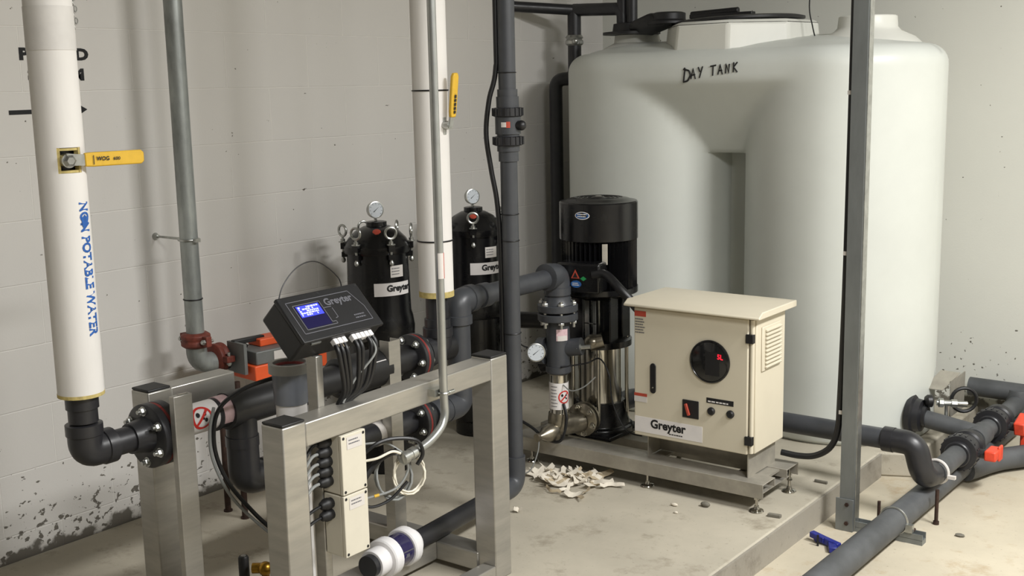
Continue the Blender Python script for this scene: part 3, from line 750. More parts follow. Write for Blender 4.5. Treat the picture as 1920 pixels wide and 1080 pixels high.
# ------------------------------------------------------------------ upright drain pipe, floor pipe, union
PX, PY = 1.11, 3.11
t = thing('vertical_drain_pipe', 'dark grey vertical plastic pipe with a union valve, dropping to the floor', 'pipe', (PX, PY, 0))
M().cyl((PX, PY, .12), (PX, PY, 3.1), .029, n=28).build('pipe', 'pvc', t)
m = M()
for z0, z1, r in ((1.4522, 1.4855, .034), (1.2477, 1.281, .034)): m.cyl((PX, PY, z0), (PX, PY, z1), r, n=28)
m.cyl((PX, PY, 1.3381), (PX, PY, 1.4047), .043, n=28); m.cyl((PX, PY, 1.281), (PX, PY, 1.4617), .038, n=28)
bd = m.build('valve_body', 'pvc', t)
for z0 in (1.3951, 1.3):
    m = M(); m.lathe((PX, PY, z0), (0, 0, 1), [(.044, 0), (.050, .003), (.050, .028), (.044, .031)], 28)
    for i in range(18):
        a = 2*PI*i/18; m.obox((PX+.050*math.cos(a), PY+.050*math.sin(a), z0+.0165), (.003*math.cos(a), .003*math.sin(a), 0), (-.003*math.sin(a), .003*math.cos(a), 0), (0, 0, .013))
    m.build('union_nut', 'pvcd', t, bd)
m = M(); m.cyl((PX+.03, PY+.0, 1.3666), (PX+.050, PY+.004, 1.3666), .016, n=14); m.ball((PX+.052, PY+.005, 1.3666), .017); m.build('knob', 'blackpl', t, bd)
m = M(); m.patch(PX, PY, .0432, -1.45, -1.05, 1.3619, 1.378, n=6); m.build('white_mark', 'wlab', t, bd)
M().patch(PX, PY, .0432, -1.05, -.75, 1.36, 1.3799, n=6).build('red_mark', 'redl', t, bd)
for z in (1.54, 1.07, .98, .66, .19): M().torus((PX, PY, z), (0, 0, 1), .030, .002, 24, 6).build('cable_tie', 'cable', t)
m = M(); m.tube([(PX, PY, .22), (PX, PY, .112), (PX+.008, PY-.11, .112)], .036, fil=.065, n=26, seg=10); m.build('elbow', 'pvc', t)
M().cyl((PX+.006, PY-.09, .111), (1.163, 2.52, .111), .0305, n=26).build('floor_run', 'pvcd', t)
tag(M().tube([(1.082, 3.09, 3.1), (1.082, 3.09, 1.75), (1.080, 3.088, 1.55), (1.062, 3.072, 1.45), (1.052, 3.065, 1.34), (1.062, 3.075, 1.22), (1.077, 3.085, 1.1), (1.082, 3.09, .9), (1.082, 3.09, .4)], .0085, n=10, smooth=True).build('black_cable', 'cable'), 'black cable strapped along the dark vertical union valve pipe', 'cable')
t = thing('union_valve', 'white and violet plastic union on the black pipe beneath the junction boxes', 'valve', (1.165, 2.45, .05))
ax = V(.055, -.52, .0).normalized(); q = V(1.156, 2.515, .112)
def ring(a, b_, r, m_, nm, ri=None): return M().lathe(q+ax*a, ax, [(r*.93, 0), (r, .004), (r, b_-a-.004), (r*.93, b_-a)], 32).build(nm, m_, t)
ring(-.005, .03, .044, 'wpl', 'socket'); ring(.02, .055, .060, 'wpl', 'union_nut'); ring(.05, .125, .050, 'purple', 'check_body'); ring(.115, .155, .060, 'wpl', 'union_nut'); ring(.15, .20, .044, 'wpl', 'socket')
m = M(); m.lathe(q+ax*.20, ax, [(.034, 0), (.034, .02)], 24); m.build('tail_pipe', 'pvcd', t)
m = M(); fnp = q+ax*.087; m.obox(fnp+V(.05, 0, .0)*1.0+V(0, 0, .012), (.0008, 0, 0), (0, .03, 0), (0, 0, .0015)); m.obox(fnp+V(.0495, 0, -.002), (.0008, 0, 0), (0, .012, 0), (0, 0, .005)); m.build('moulded_mark', 'greyink', t)
# brass valve in the near corner
t = thing('brass_valve', 'small brass valve with a black handle standing on a floor rail behind the front leg', 'valve', (.83, 2.13, 0))
m = M(); m.cyl((.85, 2.14, .085), (.93, 2.20, .085), .016, n=16); m.ball((.885, 2.16, .085), .022); m.cyl((.885, 2.16, .0), (.885, 2.16, .08), .012, n=12); m.build('valve_body', 'brass', t)
m = M(); m.lathe((.816, 2.136, .0), (0, 0, 1), [(.013, 0), (.016, .01), (.016, .112), (.013, .117)], 16); m.build('handle', 'blackrub', t)
M().lathe((.816, 2.136, .117), (0, 0, 1), [(.008, 0), (.008, .002)], 12).build('handle_screw', 'zinc', t)

# ------------------------------------------------------------------ filter housings
def make_filter(loc, lb, turn):
    t = thing('filter_housing', lb, 'filter', loc, 'black filter housings')
    x, y, _ = loc
    M().lathe((x, y, 0), (0, 0, 1), [(.10, 0), (.10, .06), (.115, .07), (.123, .10), (.126, .52), (.134, .53), (.136, .58), (.13, .62), (.124, .64), (.119, .85), (.119, .872)], 48).build('vessel', 'blackgl', t)
    M().lathe((x, y, .872), (0, 0, 1), [(.128, 0), (.130, .004), (.130, .028), (.126, .032), (.112, .055), (.085, .082), (.052, .10), (.040, .102), (.040, .118), (.030, .12)], 48).build('cap', 'blackgl', t)
    for i in range(6):
        a = turn+2*PI*i/6; dx, dy = math.cos(a), math.sin(a); R = .133
        c = V(x+R*dx, y+R*dy, 0)
        m = M(); m.cyl(c+V(0, 0, .845), c+V(0, 0, .935), .005, n=10); m.lathe(c+V(0, 0, .832), (0, 0, 1), [(.004, 0), (.009, .006), (.009, .014), (.004, .022)], 12)
        m.lathe(c+V(0, 0, .912), (0, 0, 1), [(.017, 0), (.017, .003), (.009, .005), (.009, .013)], 14)
        sb = m.build('swing_bolt', 'zinc', t)
        M().torus(c+V(0, 0, .957), (dx, dy, 0) if i % 2 else (dx*.7+.5, dy*.7-.4, 0), .0215, .005, 22, 8).build('eye_nut', 'zinc', t, sb)
        m = M(); m.obox(c+V(-dx*.008, -dy*.008, .865), V(dx, dy, 0)*.013, V(-dy, dx, 0)*.013, V(0, 0, .010)); m.obox(c+V(-dx*.006, -dy*.006, .898), V(dx, dy, 0)*.014, V(-dy, dx, 0)*.013, V(0, 0, .012))
        m.build('lug', 'blackgl', t)
    va = math.atan2(-y, 3.49-x)
    m = M(); m.lathe((x+.075*math.cos(va), y+.075*math.sin(va), .955), (math.cos(va)*.6, math.sin(va)*.6, .8), [(.016, 0), (.016, .004), (.01, .006)], 16, )
    m.build('red_plug', 'redl', t)
    gauge(t, (x, y, 1.035), (.93, -.37, .05), .033, stem=(x, y, .99))
    R = .1275; a0 = va-.15
    zb = .728
    lb_ = M().patch(x, y, .1235, va-.15, va+1.1, .715, .765, t=.0028, n=22).build('name_label', 'white', t)
    k = M(); text(k, 'Greyter', .112, cyl_fn(x, y, R, va+.24, .733), off=.045)
    k.build('name_lettering', 'ink', t, lb_, fix=False)
    M().patch(x, y, .1225, va+.38, va+.85, .785, .83, t=.0022, n=12).build('paper_label', 'wlab', t)
    k = M(); bars(k, cyl_fn(x, y, .1255, va+.42, .818), .045, 3, .003, .011, 8); k.build('label_print', 'greyink', t, fix=False)
    return t
f1 = make_filter((.35, 3.25, 0), 'black filter housing with a gauge, left of the plain white insulated pipe', -.9+.5)
f2 = make_filter((.35, 3.845, 0), 'black filter housing with a gauge, between the white insulated pipe and the union valve pipe', -.9)
# small line behind pipe
t = thing('branch_valve', 'small black branch fitting with a red handle behind the union valve pipe', 'valve', (.62, 4.0, .3))
m = M(); m.cyl((.50, 3.93, .50), (.66, 3.99, .50), .036, n=20); m.tube([(.66, 3.99, .50), (.70, 4.0, .45), (.70, 4.0, .34), (.60, 3.98, .30)], .033, fil=.04, n=18); m.cyl((.45, 3.9, .42), (.50, 3.93, .42), .045, n=20); m.build('fitting', 'pvcd', t)
M().cyl((.69, 3.93, .50), (.70, 3.915, .50), .018, n=16).build('red_handle', 'orangeh', t)
M().cyl((.70, 4.0, 0), (.70, 4.0, .33), .02, n=14).build('leg', 'pvcd', t)

# ------------------------------------------------------------------ pump skid
SX0, SX1, SY0, SY1 = .72, 1.82, 3.60, 3.90
t = thing('pump_skid', 'low stainless steel skid on levelling feet under pump and cabinet', 'skid', (1.3, 3.75, 0))
def chan(y0, y1, lipdir):
    m = M(); th = .004
    poly = [(y0, .053), (y0+th, .053), (y0+th, .103), (y1-th, .103), (y1-th, .075), (y1, .075), (y1, .107), (y0, .107)]
    m.prism(poly, (SX0, 0, 0), (0, 1, 0), (0, 0, 1), (SX1-SX0, 0, 0)); return m
chan(3.60, 3.70, 1).build('front_rail', 'steeld', t, bevel=.0015)
m = M(); m.prism([(3.80, .075), (3.804, .075), (3.804, .103), (3.896, .103), (3.896, .06), (3.90, .06), (3.90, .107), (3.80, .107)], (SX0, 0, 0), (0, 1, 0), (0, 0, 1), (SX1-SX0, 0, 0)); m.build('rear_rail', 'steeld', t, bevel=.0015)
for x in (.74, 1.28, 1.70): M().box((x, 3.69, .095), (x+.09, 3.82, .103)).build('cross_plate', 'steeld', t)
M().box((1.62, 3.61, .058), (1.80, 3.89, .062)).build('under_plate', 'steeld', t)
for x, y in ((.80, 3.63), (1.338, 3.63), (1.79, 3.615), (.80, 3.87), (1.338, 3.87), (1.80, 3.868)):
    m = M(); m.lathe((x, y, 0), (0, 0, 1), [(.024, 0), (.026, .003), (.024, .007), (.012, .011), (.008, .02), (.008, .022)], 24); m.cyl((x, y, .02), (x, y, .098), .0055, n=12); hexb(m, (x, y, .045), (0, 0, 1), .011, .008)
    m.build('levelling_foot', 'polish', t)

# ------------------------------------------------------------------ pump
QX, QY = .985, 3.85
t = thing('multistage_pump', 'tall black vertical pump with a stainless column beside the beige cabinet', 'pump', (QX, QY, .107))
ex = V(QX, QY, 0)
m = M(); m.lathe(ex+V(0, 0, .108), (0, 0, 1), [(.13, 0), (.135, .004), (.135, .03), (.12, .036), (.118, .05), (.105, .09), (.10, .13)], 36); m.box((QX-.13, QY-.13, .108), (QX+.13, QY+.13, .125)); m.build('pump_base', 'blackgl', t, bevel=.003)
M().cyl(ex+V(0, 0, .23), ex+V(0, 0, .46), .088, n=40).build('sleeve', 'polish', t)
for i in range(4):
    a = -1.25+i*PI/2+.2; c = ex+V(.108*math.cos(a), .108*math.sin(a), 0)
    M().cyl(c+V(0, 0, .14), c+V(0, 0, .50), .008, n=12).build('stay_bolt', 'polish', t)
m = M(); m.lathe(ex+V(0, 0, .462), (0, 0, 1), [(.105, 0), (.13, .006), (.13, .03), (.11, .036), (.09, .045)], 36); m.build('head', 'blackgl', t)
m = M()
for s_ in (-1, 1):
    for q_ in (-1, 1):
        m.box((QX+s_*.075-.024, QY+q_*.045-.03, .48), (QX+s_*.075+.024, QY+q_*.045+.03, .68))
m.box((QX-.105, QY-.112, .49), (QX-.004, QY-.104, .67)); m.lathe(ex+V(0, 0, .66), (0, 0, 1), [(.10, 0), (.13, .02), (.13, .045)], 32); m.build('motor_stool', 'blackgl', t, bevel=.004)
m = M(); m.cyl(ex+V(0, 0, .48), ex+V(0, 0, .68), .018, n=16)
m.box((QX+.000, QY-.105, .50), (QX+.018, QY-.100, .66)); m.box((QX+.038, QY-.105, .50), (QX+.050, QY-.100, .66)); m.box((QX+.000, QY-.105, .568), (QX+.050, QY-.100, .572))
m.build('coupling_guard', 'zinc', t)
m = M(); m.cyl((QX+.03, QY-.12, .49), (QX+.075, QY-.09, .505), .03, n=20); m.ball((QX+.04, QY-.11, .50), .036, (1, 1, .8)); m.build('plug_boss', 'cast', t)
MR = .155
m = M(); prof = []
nf = 48; vs = []; fs = []
for z in (.70, .90):
    for i in range(nf*2):
        a = 2*PI*i/(nf*2); r = MR-.004 if i % 2 else MR-.022
        vs.append((QX+r*math.cos(a), QY+r*math.sin(a), z))
N2 = nf*2
for i in range(N2): fs.append((i, (i+1) % N2, N2+(i+1) % N2, N2+i))
fs += [tuple(range(N2-1, -1, -1)), tuple(range(N2, 2*N2))]
m.add(vs, fs); m.lathe(ex+V(0, 0, .68), (0, 0, 1), [(.15, 0), (MR, .004), (MR, .025)], 40); m.build('motor_fins', 'blackgl', t, sharp=20)
m = M(); m.lathe(ex+V(0, 0, .895), (0, 0, 1), [(MR-.003, 0), (MR, .002), (MR, .145), (MR-.004, .150), (MR-.02, .152), (MR-.035, .158), (MR-.06, .163), (MR-.062, .160), (.03, .160), (.02, .166), (.001, .167)], 48); fc = m.build('fan_cover', 'blackgl', t)
m = M()
for r_ in (.045, .062, .079): m.torus(ex+V(0, 0, 1.056), (0, 0, 1), r_, .0018, 32, 6)
m.build('fan_grille', 'zinc', t, fc) if False else m.build('fan_grille', 'blackgl', t, fc)
M().lathe(ex+V(0, 0, 1.061), (0, 0, 1), [(.014, 0), (.012, .002)], 16).build('cover_screw', 'steel', t, fc)
va = math.atan2(-QY, 3.49-QX)
# badge
def bfn(a0, z0, r=MR+.0008): return cyl_fn(QX, QY, r, a0, z0)
fn = bfn(va-.42, 1.0)
M().add([fn(.03*math.cos(2*PI*i/20), .014*math.sin(2*PI*i/20)) for i in range(20)], [tuple(range(20))]).build('oval_badge', 'bluel', t, fc, fix=False)
k = M(); f2_ = bfn(va-.42, 1.0, MR+.0016); 
for i in range(24):
    a, b2 = 2*PI*i/24, 2*PI*(i+1)/24
    k.add([f2_(.031*math.cos(a), .015*math.sin(a)), f2_(.031*math.cos(b2), .015*math.sin(b2)), f2_(.028*math.cos(b2), .0125*math.sin(b2)), f2_(.028*math.cos(a), .0125*math.sin(a))], [(0, 1, 2, 3)])
bars(k, lambda u, v: f2_(u-.02, v+.003), .04, 2, .004, .0085, 2); k.build('badge_print', 'white', t, fc, fix=False)
M().patch(QX, QY, MR-.003, va+.08, va+.22, .81, .89, n=4).build('name_plate', 'steel', t)
# terminal box
tb0 = V(math.cos(va-.35), math.sin(va-.35), 0); tbt = V(-tb0.y, tb0.x, 0)
tb = M().obox(ex+tb0*.165+V(0, 0, .765)-tbt*.01, tb0*.045, tbt*.088, V(0, 0, .058)).build('terminal_box', 'blackgl', t, bevel=.008)
fnb = plane_fn(ex+tb0*.2112+V(0, 0, .765)-tbt*(-.018), tbt, (0, 0, 1))
k = M(); tri = [(-.055, -.0), (-.02, .0), (-.0375, .035)]
k.add([fnb(*p) for p in tri], [(0, 1, 2)]); k.build('warning_triangle', 'redl', t, tb, fix=False)
k = M(); k.add([fnb(u*.6-.0375*.4, v*.6+.003)+tb0*.0008 for u, v in tri], [(0, 1, 2)]); k.build('triangle_centre', 'ink', t, tb, fix=False)
k = M(); k.add([fnb(-.035+.022*math.cos(2*PI*i/18), -.022+.014*math.sin(2*PI*i/18)) for i in range(18)], [tuple(range(18))]); k.build('oval_badge', 'bluel', t, tb, fix=False)
k = M(); bars(k, lambda u, v: fnb(u-.05, v-.02)+tb0*.0008, .03, 2, .003, .007, 4); k.build('badge_print', 'white', t, tb, fix=False)
def dia(c, s_): return [fnb(c[0]+a*s_, c[1]+b2*s_*.7) for a, b2 in ((-1, 0), (0, -1), (1, 0), (0, 1))]
M().add(dia((-.005, .0), .013), [(0, 1, 2, 3)]).build('green_mark', 'green', t, tb, fix=False)
M().add([ex+V(-.045, -.1085, .60)+V(a*.012, 0, b2*.009) for a, b2 in ((-1, 0), (0, -1), (1, 0), (0, 1))], [(0, 1, 2, 3)]).build('green_mark', 'green', t, fix=False)
# ports
m = M(); PXo = 1.0
m.cyl((PXo, 3.765, .19), (PXo, 3.725, .19), .04, n=24); m.build('port', 'cast', t)

# discharge stack
K = V(.957, 3.60, 0)
t = thing('discharge_stack', 'grey elbow and check valve stack with a gauge, left of the black pump', 'pipe', (K.x, K.y, .2))
m = M(); elbow(m, K+V(0, -.3, .78), K+V(0, 0, .78), K+V(0, 0, .5), .048, .06); m.cyl(K+V(0, 0, .66), K+V(0, 0, .74), .045, n=28); m.build('elbow', 'pvc', t)
for z in (.640, .605):
    m = M(); m.lathe(K+V(0, 0, z), (0, 0, 1), [(.075, 0), (.078, .003), (.078, .025), (.075, .028)], 36)
    if z > .62: m.lathe(K+V(0, 0, z+.028), (0, 0, 1), [(.06, 0), (.052, .016), (.05, .03)], 28)
    fl = m.build('flange', 'pvc', t)
for i in range(6):
    a = .3+i*PI/3; c = K+V(.064*math.cos(a), .064*math.sin(a), 0)
    m = M(); m.cyl(c+V(0, 0, .58), c+V(0, 0, .685), .0065, n=10); hexb(m, c+V(0, 0, .668), (0, 0, 1), .012, .010); hexb(m, c+V(0, 0, .595), (0, 0, 1), .012, .010); m.build('bolt', 'zinc', t, fl)
m = M(); m.cyl(K+V(0, 0, .40), K+V(0, 0, .61), .046, n=28); m.cyl(K+V(-.09, -.02, .475), K+V(.09, .03, .505), .034, n=22)
m.lathe(K+V(-.045, -.02, .48), (-.97, -.2, -.02), [(.052, 0), (.052, .03), (.045, .034)], 24); m.lathe(K+V(0, 0, .395), (0, 0, 1), [(.044, 0), (.050, .006), (.050, .03)], 28); m.build('check_valve', 'pvc', t)
M().patch(K.x, K.y, .0465, -1.1, -.1, .53, .575, n=8).build('paper_label', 'pinkl', t)
M().patch(K.x, K.y, .048, -1.0, -.2, .53, .55, n=8).build('white_label', 'wlab', t)
M().lathe(K+V(0, 0, .225), (0, 0, 1), [(.038, 0), (.040, .003), (.036, .01), (.036, .165), (.041, .17), (.041, .175), (.036, .178)], 30).build('stainless_pipe', 'polish', t)
wr = M().patch(K.x, K.y, .0368, -2.6, .9, .255, .36, n=24).build('warning_wrap', 'white', t)
vq = math.atan2(-3.6, 2.53)
fnw = lambda u, v: V(K.x+.0386*math.cos(vq+.6+u/.0386), K.y+.0386*math.sin(vq+.6+u/.0386), .305+v)
nodrink(t, wr, fnw, .026)
k = M(); bars(k, lambda u, v: V(K.x+.0386*math.cos(vq-.9+u/.0386), K.y+.0386*math.sin(vq-.9+u/.0386), .345+v), .03, 7, .003, .013, 6); k.build('label_print', 'greyink', t, wr, fix=False)
# horizontal stainless tee below, along Y toward the pump flange
m = M(); m.tube([K+V(0, 0, .235), K+V(0, 0, .19), K+V(.02, .06, .18), K+V(.04, .10, .18)], .041, n=26, smooth=True); m.build('stainless_elbow', 'cast', t)
m = M(); m.lathe((K.x-.005, K.y-.03, .165), (-.15, -1, -.05), [(.036, 0), (.036, .02), (.03, .05), (.013, .075), (.012, .085), (.016, .087), (.016, .097)], 24); m.build('reducer_cone', 'cast', t)
fl = flange(t, None, (PXo, 3.705, .19), (-.1, 1, 0), R=.067, t=.015, nb=6, m='cast', gasket=False, a0=.3, bm='polish')
gauge(t, K+V(-.045, -.085, .486), (.62, -.78, .05), .036, stem=K+V(-.045, -.04, .45))
tag(M().tube([K+V(-.07, -.03, .49), K+V(-.13, -.06, .50), K+V(-.19, -.06, .57), K+V(-.2, -.05, .68), K+V(-.17, -.03, .72)], .003, n=8, smooth=True).build('gauge_wire', 'cable'), 'thin black wire rising beside the gauge on the discharge stack', 'cable')
tag(M().tube([K+V(.035, -.02, .28), K+V(.055, -.03, .22), K+V(.04, -.05, .14), K+V(-.03, -.05, .135), K+V(-.10, -.04, .165), K+V(-.18, -.02, .18), K+V(-.24, 0, .18)], .006, n=8, smooth=True).build('sensor_cable', 'cable'), 'black sensor cable looped under the stainless elbow of the stack', 'cable')
tag(M().tube([K+V(.035, -.02, .355), K+V(.08, -.03, .34), K+V(.13, -.02, .36), K+V(.17, 0, .40)], .0025, n=8, smooth=True).build('grey_wire', 'gcable'), 'thin pale wire curving from the stack label to the pump column', 'cable')
tag(M().tube([(K.x+.04, K.y-.04, .43), (1.02, 3.70, .42), (1.07, 3.72, .44), (1.12, 3.71, .38), (1.14, 3.70, .28), (1.20, 3.70, .18), (1.26, 3.72, .16)], .0032, n=8, smooth=True).build('black_wire', 'cable'), 'thin black wire drooping across the chrome pump column', 'cable')
tag(M().tube([(K.x-.02, K.y-.11, .155), (K.x-.02, K.y-.12, .10), (K.x-.04, K.y-.15, .03), (K.x-.1, K.y-.18, .012), (.86, 3.33, .05), (.96, 3.23, .075), (1.03, 3.235, .075)], .0025, n=8, smooth=True).build('clear_tube', 'gcable'), 'thin clear tube hanging from the stainless cone to the floor', 'cable')
m = M(); m.cyl(K+V(.06, .0, .50), K+V(.13, .03, .508), .009, n=12); m.lathe(K+V(.07, .003, .501), (.9, .35, .08), [(.011, 0), (.011, .012), (.015, .014), (.015, .026), (.010, .03)], 8); tag(m.build('test_cock', 'zinc'), 'bright metal nipple between the stack and the pump', 'fitting')
# motor cable
tag(M().tube([ex+tb0*.19+V(.05, 0, .78), (1.13, 3.67, .785), (1.21, 3.64, .745), (1.265, 3.66, .68), (1.27, 3.72, .60), (1.265, 3.74, .35), (1.26, 3.74, .2)], .017, n=12, smooth=True).build('motor_cable', 'cable'), 'thick black cable curving from the pump motor down behind the cabinet', 'cable')

# ------------------------------------------------------------------ control cabinet
CX0, CX1, CY0, CY1, CZ0, CZ1 = 1.287, 1.770, 3.62, 3.872, .20, .692
t = thing('control_cabinet', 'beige control cabinet with a round dark window and sloping lid', 'cabinet', (1.53, 3.75, .107))
M().box((CX0, CY0+.018, CZ0), (CX1, CY1, CZ1)).build('cabinet_body', 'beige', t, bevel=.004)
dr = M().box((CX0+.001, CY0-.002, CZ0-.002), (CX1-.022, CY0+.014, CZ1-.008)).build('door', 'beige', t, bevel=.004)
M().cyl((CX1-.011, CY0+.009, CZ0+.004), (CX1-.011, CY0+.009, CZ1-.01), .008, n=16).build('door_edge_bead', 'beige', t)
# lid with sloped lips
lidp = [(-.027, CZ1-.002), (-.027, CZ1+.006), (.0, CZ1+.022), (CY1-CY0+.03, CZ1+.022), (CY1-CY0+.03, CZ1-.002)]
M().prism(lidp, (CX0-.03, CY0, 0), (0, 1, 0), (0, 0, 1), (CX1-CX0+.06, 0, 0)).build('lid', 'beige', t, bevel=.003)
cf = plane_fn((CX0, CY0-.0026, CZ0), (1, 0, 0), (0, 0, 1))
W_ = CX1-CX0
wn = M().lathe((CX0+.315, CY0-.002, CZ0+.318), (0, -1, 0), [(.078, 0), (.078, .006), (.073, .009), (.071, .006)], 44).build('round_window', 'blackgl', t, dr)
M().lathe((CX0+.315, CY0-.0085, CZ0+.318), (0, -1, 0), [(.0715, 0), (.070, .0012), (.001, .0022)], 44).build('window_lens', 'lens', t, wn)
M().box((CX0+.300, CY0-.0118, CZ0+.27), (CX0+.355, CY0-.0108, CZ0+.355)).build('keypad', 'blackpl', t, wn)
k = M(); text(k, '5L', .022, plane_fn((CX0+.348, CY0-.013, CZ0+.333), (1, 0, -.05), (0, 0, 1)), off=.02, height=.018); k.build('red_digits', 'led', t, wn, fix=False)
M().prism([(.012*math.cos(PI*i/8-(0 if i <= 8 else 0)), .012*math.sin(PI*i/8)+(.045 if i <= 8 else -.045)) for i in range(0, 9)]+[(.012*math.cos(PI+PI*i/8), .012*math.sin(PI+PI*i/8)-.045) for i in range(9)], (CX0+.083, CY0-.002, CZ0+.225), (1, 0, 0), (0, 0, 1), (0, -.005, 0)).build('door_handle', 'blackpl', t, dr, bevel=.002)
M().lathe((CX0+.082, CY0-.007, CZ0+.19), (0, -1, 0), [(.004, 0), (.003, .002)], 12).build('key_screw', 'polish', t, dr)
sw = M().box((CX0+.206, CY0-.006, CZ0+.098), (CX0+.272, CY0-.002, CZ0+.165)).build('rotary_switch', 'blackpl', t, dr, bevel=.002)
M().obox((CX0+.228, CY0-.010, CZ0+.130), V(.005, 0, .002), (0, .004, 0), (-.007, 0, .021)).build('red_knob', 'redl', t, sw, bevel=.002)
M().box((CX0+.302, CY0-.0032, CZ0+.166), (CX0+.408, CY0-.002, CZ0+.185)).build('caption_strip', 'blackpl', t, dr)
k = M(); bars(k, lambda u, v: V(CX0+.308+u, CY0-.0038, CZ0+.170+v), .095, 1, .005, .01, 11); k.build('caption_print', 'white', t, dr, fix=False)
for x in (.322, .397):
    M().lathe((CX0+x, CY0-.002, CZ0+.137), (0, -1, 0), [(.0145, 0), (.0145, .006), (.010, .010)], 24).build('push_button', 'blackpl', t, dr)
nl = M().box((CX0+.004, CY0-.0032, CZ0+.013), (CX0+.286, CY0-.002, CZ0+.072)).build('name_label', 'white', t, dr)
k = M(); text(k, 'Greyter', .148, lambda u, v: V(CX0+.072+u, CY0-.0038, CZ0+.036+v), off=.035); bars(k, lambda u, v: V(CX0+.15+u, CY0-.0038, CZ0+.021+v), .066, 1, .004, .008, 12); k.build('name_lettering', 'ink', t, dr, fix=False)
M().box((CX0+.004, CY0-.0032, CZ0+.452), (CX0+.052, CY0-.002, CZ0+.472)).build('red_label', 'redl', t, dr)
k = M(); bars(k, lambda u, v: V(CX0+.007+u, CY0-.0036, CZ0+.440+v), .042, 6, .004, .010, 13); k.build('fine_print', 'greyink', t, dr, fix=False)
M().box((CX0+.002, CY0-.0032, CZ0+.128), (CX0+.056, CY0-.002, CZ0+.150)).build('notice_label', 'wlab', t, dr)
M().box((CX0+.002, CY0-.0036, CZ0+.150), (CX0+.056, CY0-.002, CZ0+.161)).build('notice_header', 'redl', t, dr)
for z in (CZ1-.075, CZ0+.05):
    M().box((CX1-.030, CY0-.008, z-.016), (CX1-.002, CY0+.012, z+.016)).build('hinge', 'blackpl', t, bevel=.002)
lv = M().box((CX1, CY0+.055, CZ0+.29), (CX1+.006, CY0+.205, CZ0+.45)).build('vent_hood', 'beige', t, bevel=.003)
for i in range(10):
    z = CZ0+.305+i*.0145
    M().obox((CX1+.009, CY0+.135, z), V(.005, 0, -.003), (0, .062, 0), V(.0012, 0, .0022)).build('louvre', 'beige', t, lv)
for x in (CX0+.03, CX1-.03): M().box((x-.002, CY0+.05, .107), (x+.002, CY1-.02, CZ0)).build('stand_plate', 'steeld', t)
M().box((CX1-.03, CY0+.02, .107), (CX1-.026, CY1-.01, CZ0)).build('stand_side', 'steeld', t)
M().box((CX0+.03, CY0+.14, .107), (CX1-.03, CY0+.144, CZ0)).build('stand_plate', 'steeld', t)

# ------------------------------------------------------------------ water tank
TXa, TXb, TY, TR = .66, 1.585, 4.85, .41
TC = (TXa+TXb)/2; HA = (TXb-TXa)/2
t = thing('water_tank', 'large translucent white twin lobed water tank marked DAY TANK', 'tank', (TC, TY, 0))
def tank():
    ths = [math.radians(-90+180*i/36) for i in range(37)]
    # x samples of one lobe then the other, plus the web
    xs = []
    for s_ in (-1, 1):
        L = [s_*HA+TR*math.sin(a) for a in ths]; xs.append(L)
    web = [-(HA-TR)*.5, 0, (HA-TR)*.5]
    order = [('l', i) for i in range(37)]+[('w', i) for i in range(3)]+[('r', i) for i in range(37)]
    zprof = []
    z = 0
    zprof.append((0, .02)); zprof.append((.02, 0)); 
    zz = .1
    while zz < 1.18: zprof.append((zz, 0)); zz += .09
    zprof.append((1.183, 0))
    for i in range(19): zprof.append((1.187+i*.02, 0))   # to 1.545
    for i in range(1, 9):
        a = PI/2*i/8; zprof.append((1.55+.085*math.sin(a), .09*(1-math.cos(a))))
    for d_, z_ in ((.14, 1.650), (.2, 1.663), (.27, 1.674), (.34, 1.682), (.40, 1.686)): zprof.append((z_, d_))
    rows = []
    for z, ins in zprof:
        rr = TR-ins; front = []
        for kind, i in order:
            if kind == 'w': x = web[i]*1.0; hc = .0
            else:
                s_ = -1 if kind == 'l' else 1; x = s_*HA+rr*math.sin(ths[i]); hc = rr*math.cos(ths[i])
            outer = abs(x) >= HA
            if outer: h = hc
            else:
                hf = .02 if z < 1.186 else .17+(rr-.17)*(z-1.186)/(1.50-1.186); hf = min(rr, hf)
                k_ = .016 if z > 1.19 else .002; e_ = max(k_-abs(hc-hf), 0)/k_
                h = min(rr, max(hc, hf)+e_*e_*k_*.25)
            front.append((TC+x, h, z))
        rows.append(front)
    m = M(); n = len(order); vs = []
    for fr in rows:
        vs += [(x, TY-h, z) for x, h, z in fr]+[(x, TY+h, z) for x, h, z in reversed(fr)]
    fs = []; N = 2*n
    for k_ in range(len(rows)-1):
        for i in range(N):
            j = (i+1) % N; fs.append((k_*N+i, k_*N+j, (k_+1)*N+j, (k_+1)*N+i))
    top = (len(rows)-1)*N
    for i in range(n-1): fs.append((top+i, top+i+1, top+N-2-i, top+N-1-i)); fs.append((i+1, i, N-1-i, N-2-i))
    m.add(vs, fs); return m
tk = tank().build('tank_shell', 'poly', t, sharp=60)
m = M(); m.lathe((1.675, TY, 1.62), (0, 0, 1), [(.24, 0), (.19, .045), (.135, .07), (.122, .085), (.118, .128), (.113, .132), (.001, .133)], 40); m.build('fill_neck', 'polyw', t)
m = M(); m.lathe((.56, TY, 1.63), (0, 0, 1), [(.20, 0), (.15, .035), (.11, .055), (.105, .09), (.001, .092)], 40); m.build('fill_neck', 'polyw', t)
m = M(); R8 = .30
m.lathe((1.11, TY-.02, 1.60), (0, 0, 1), [(.35, 0), (.335, .13), (.325, .148), (.31, .152)], 8, a0=.29); m.build('hatch_collar', 'polyw', t, bevel=.012, sharp=20)
m = M(); m.lathe((1.10, TY-.02, 1.752), (-.03, 0, 1), [(.27, 0), (.285, .003), (.285, .012), (.26, .018), (.1, .022), (.001, .023)], 48); m.build('hatch_lid', 'blackpl', t)
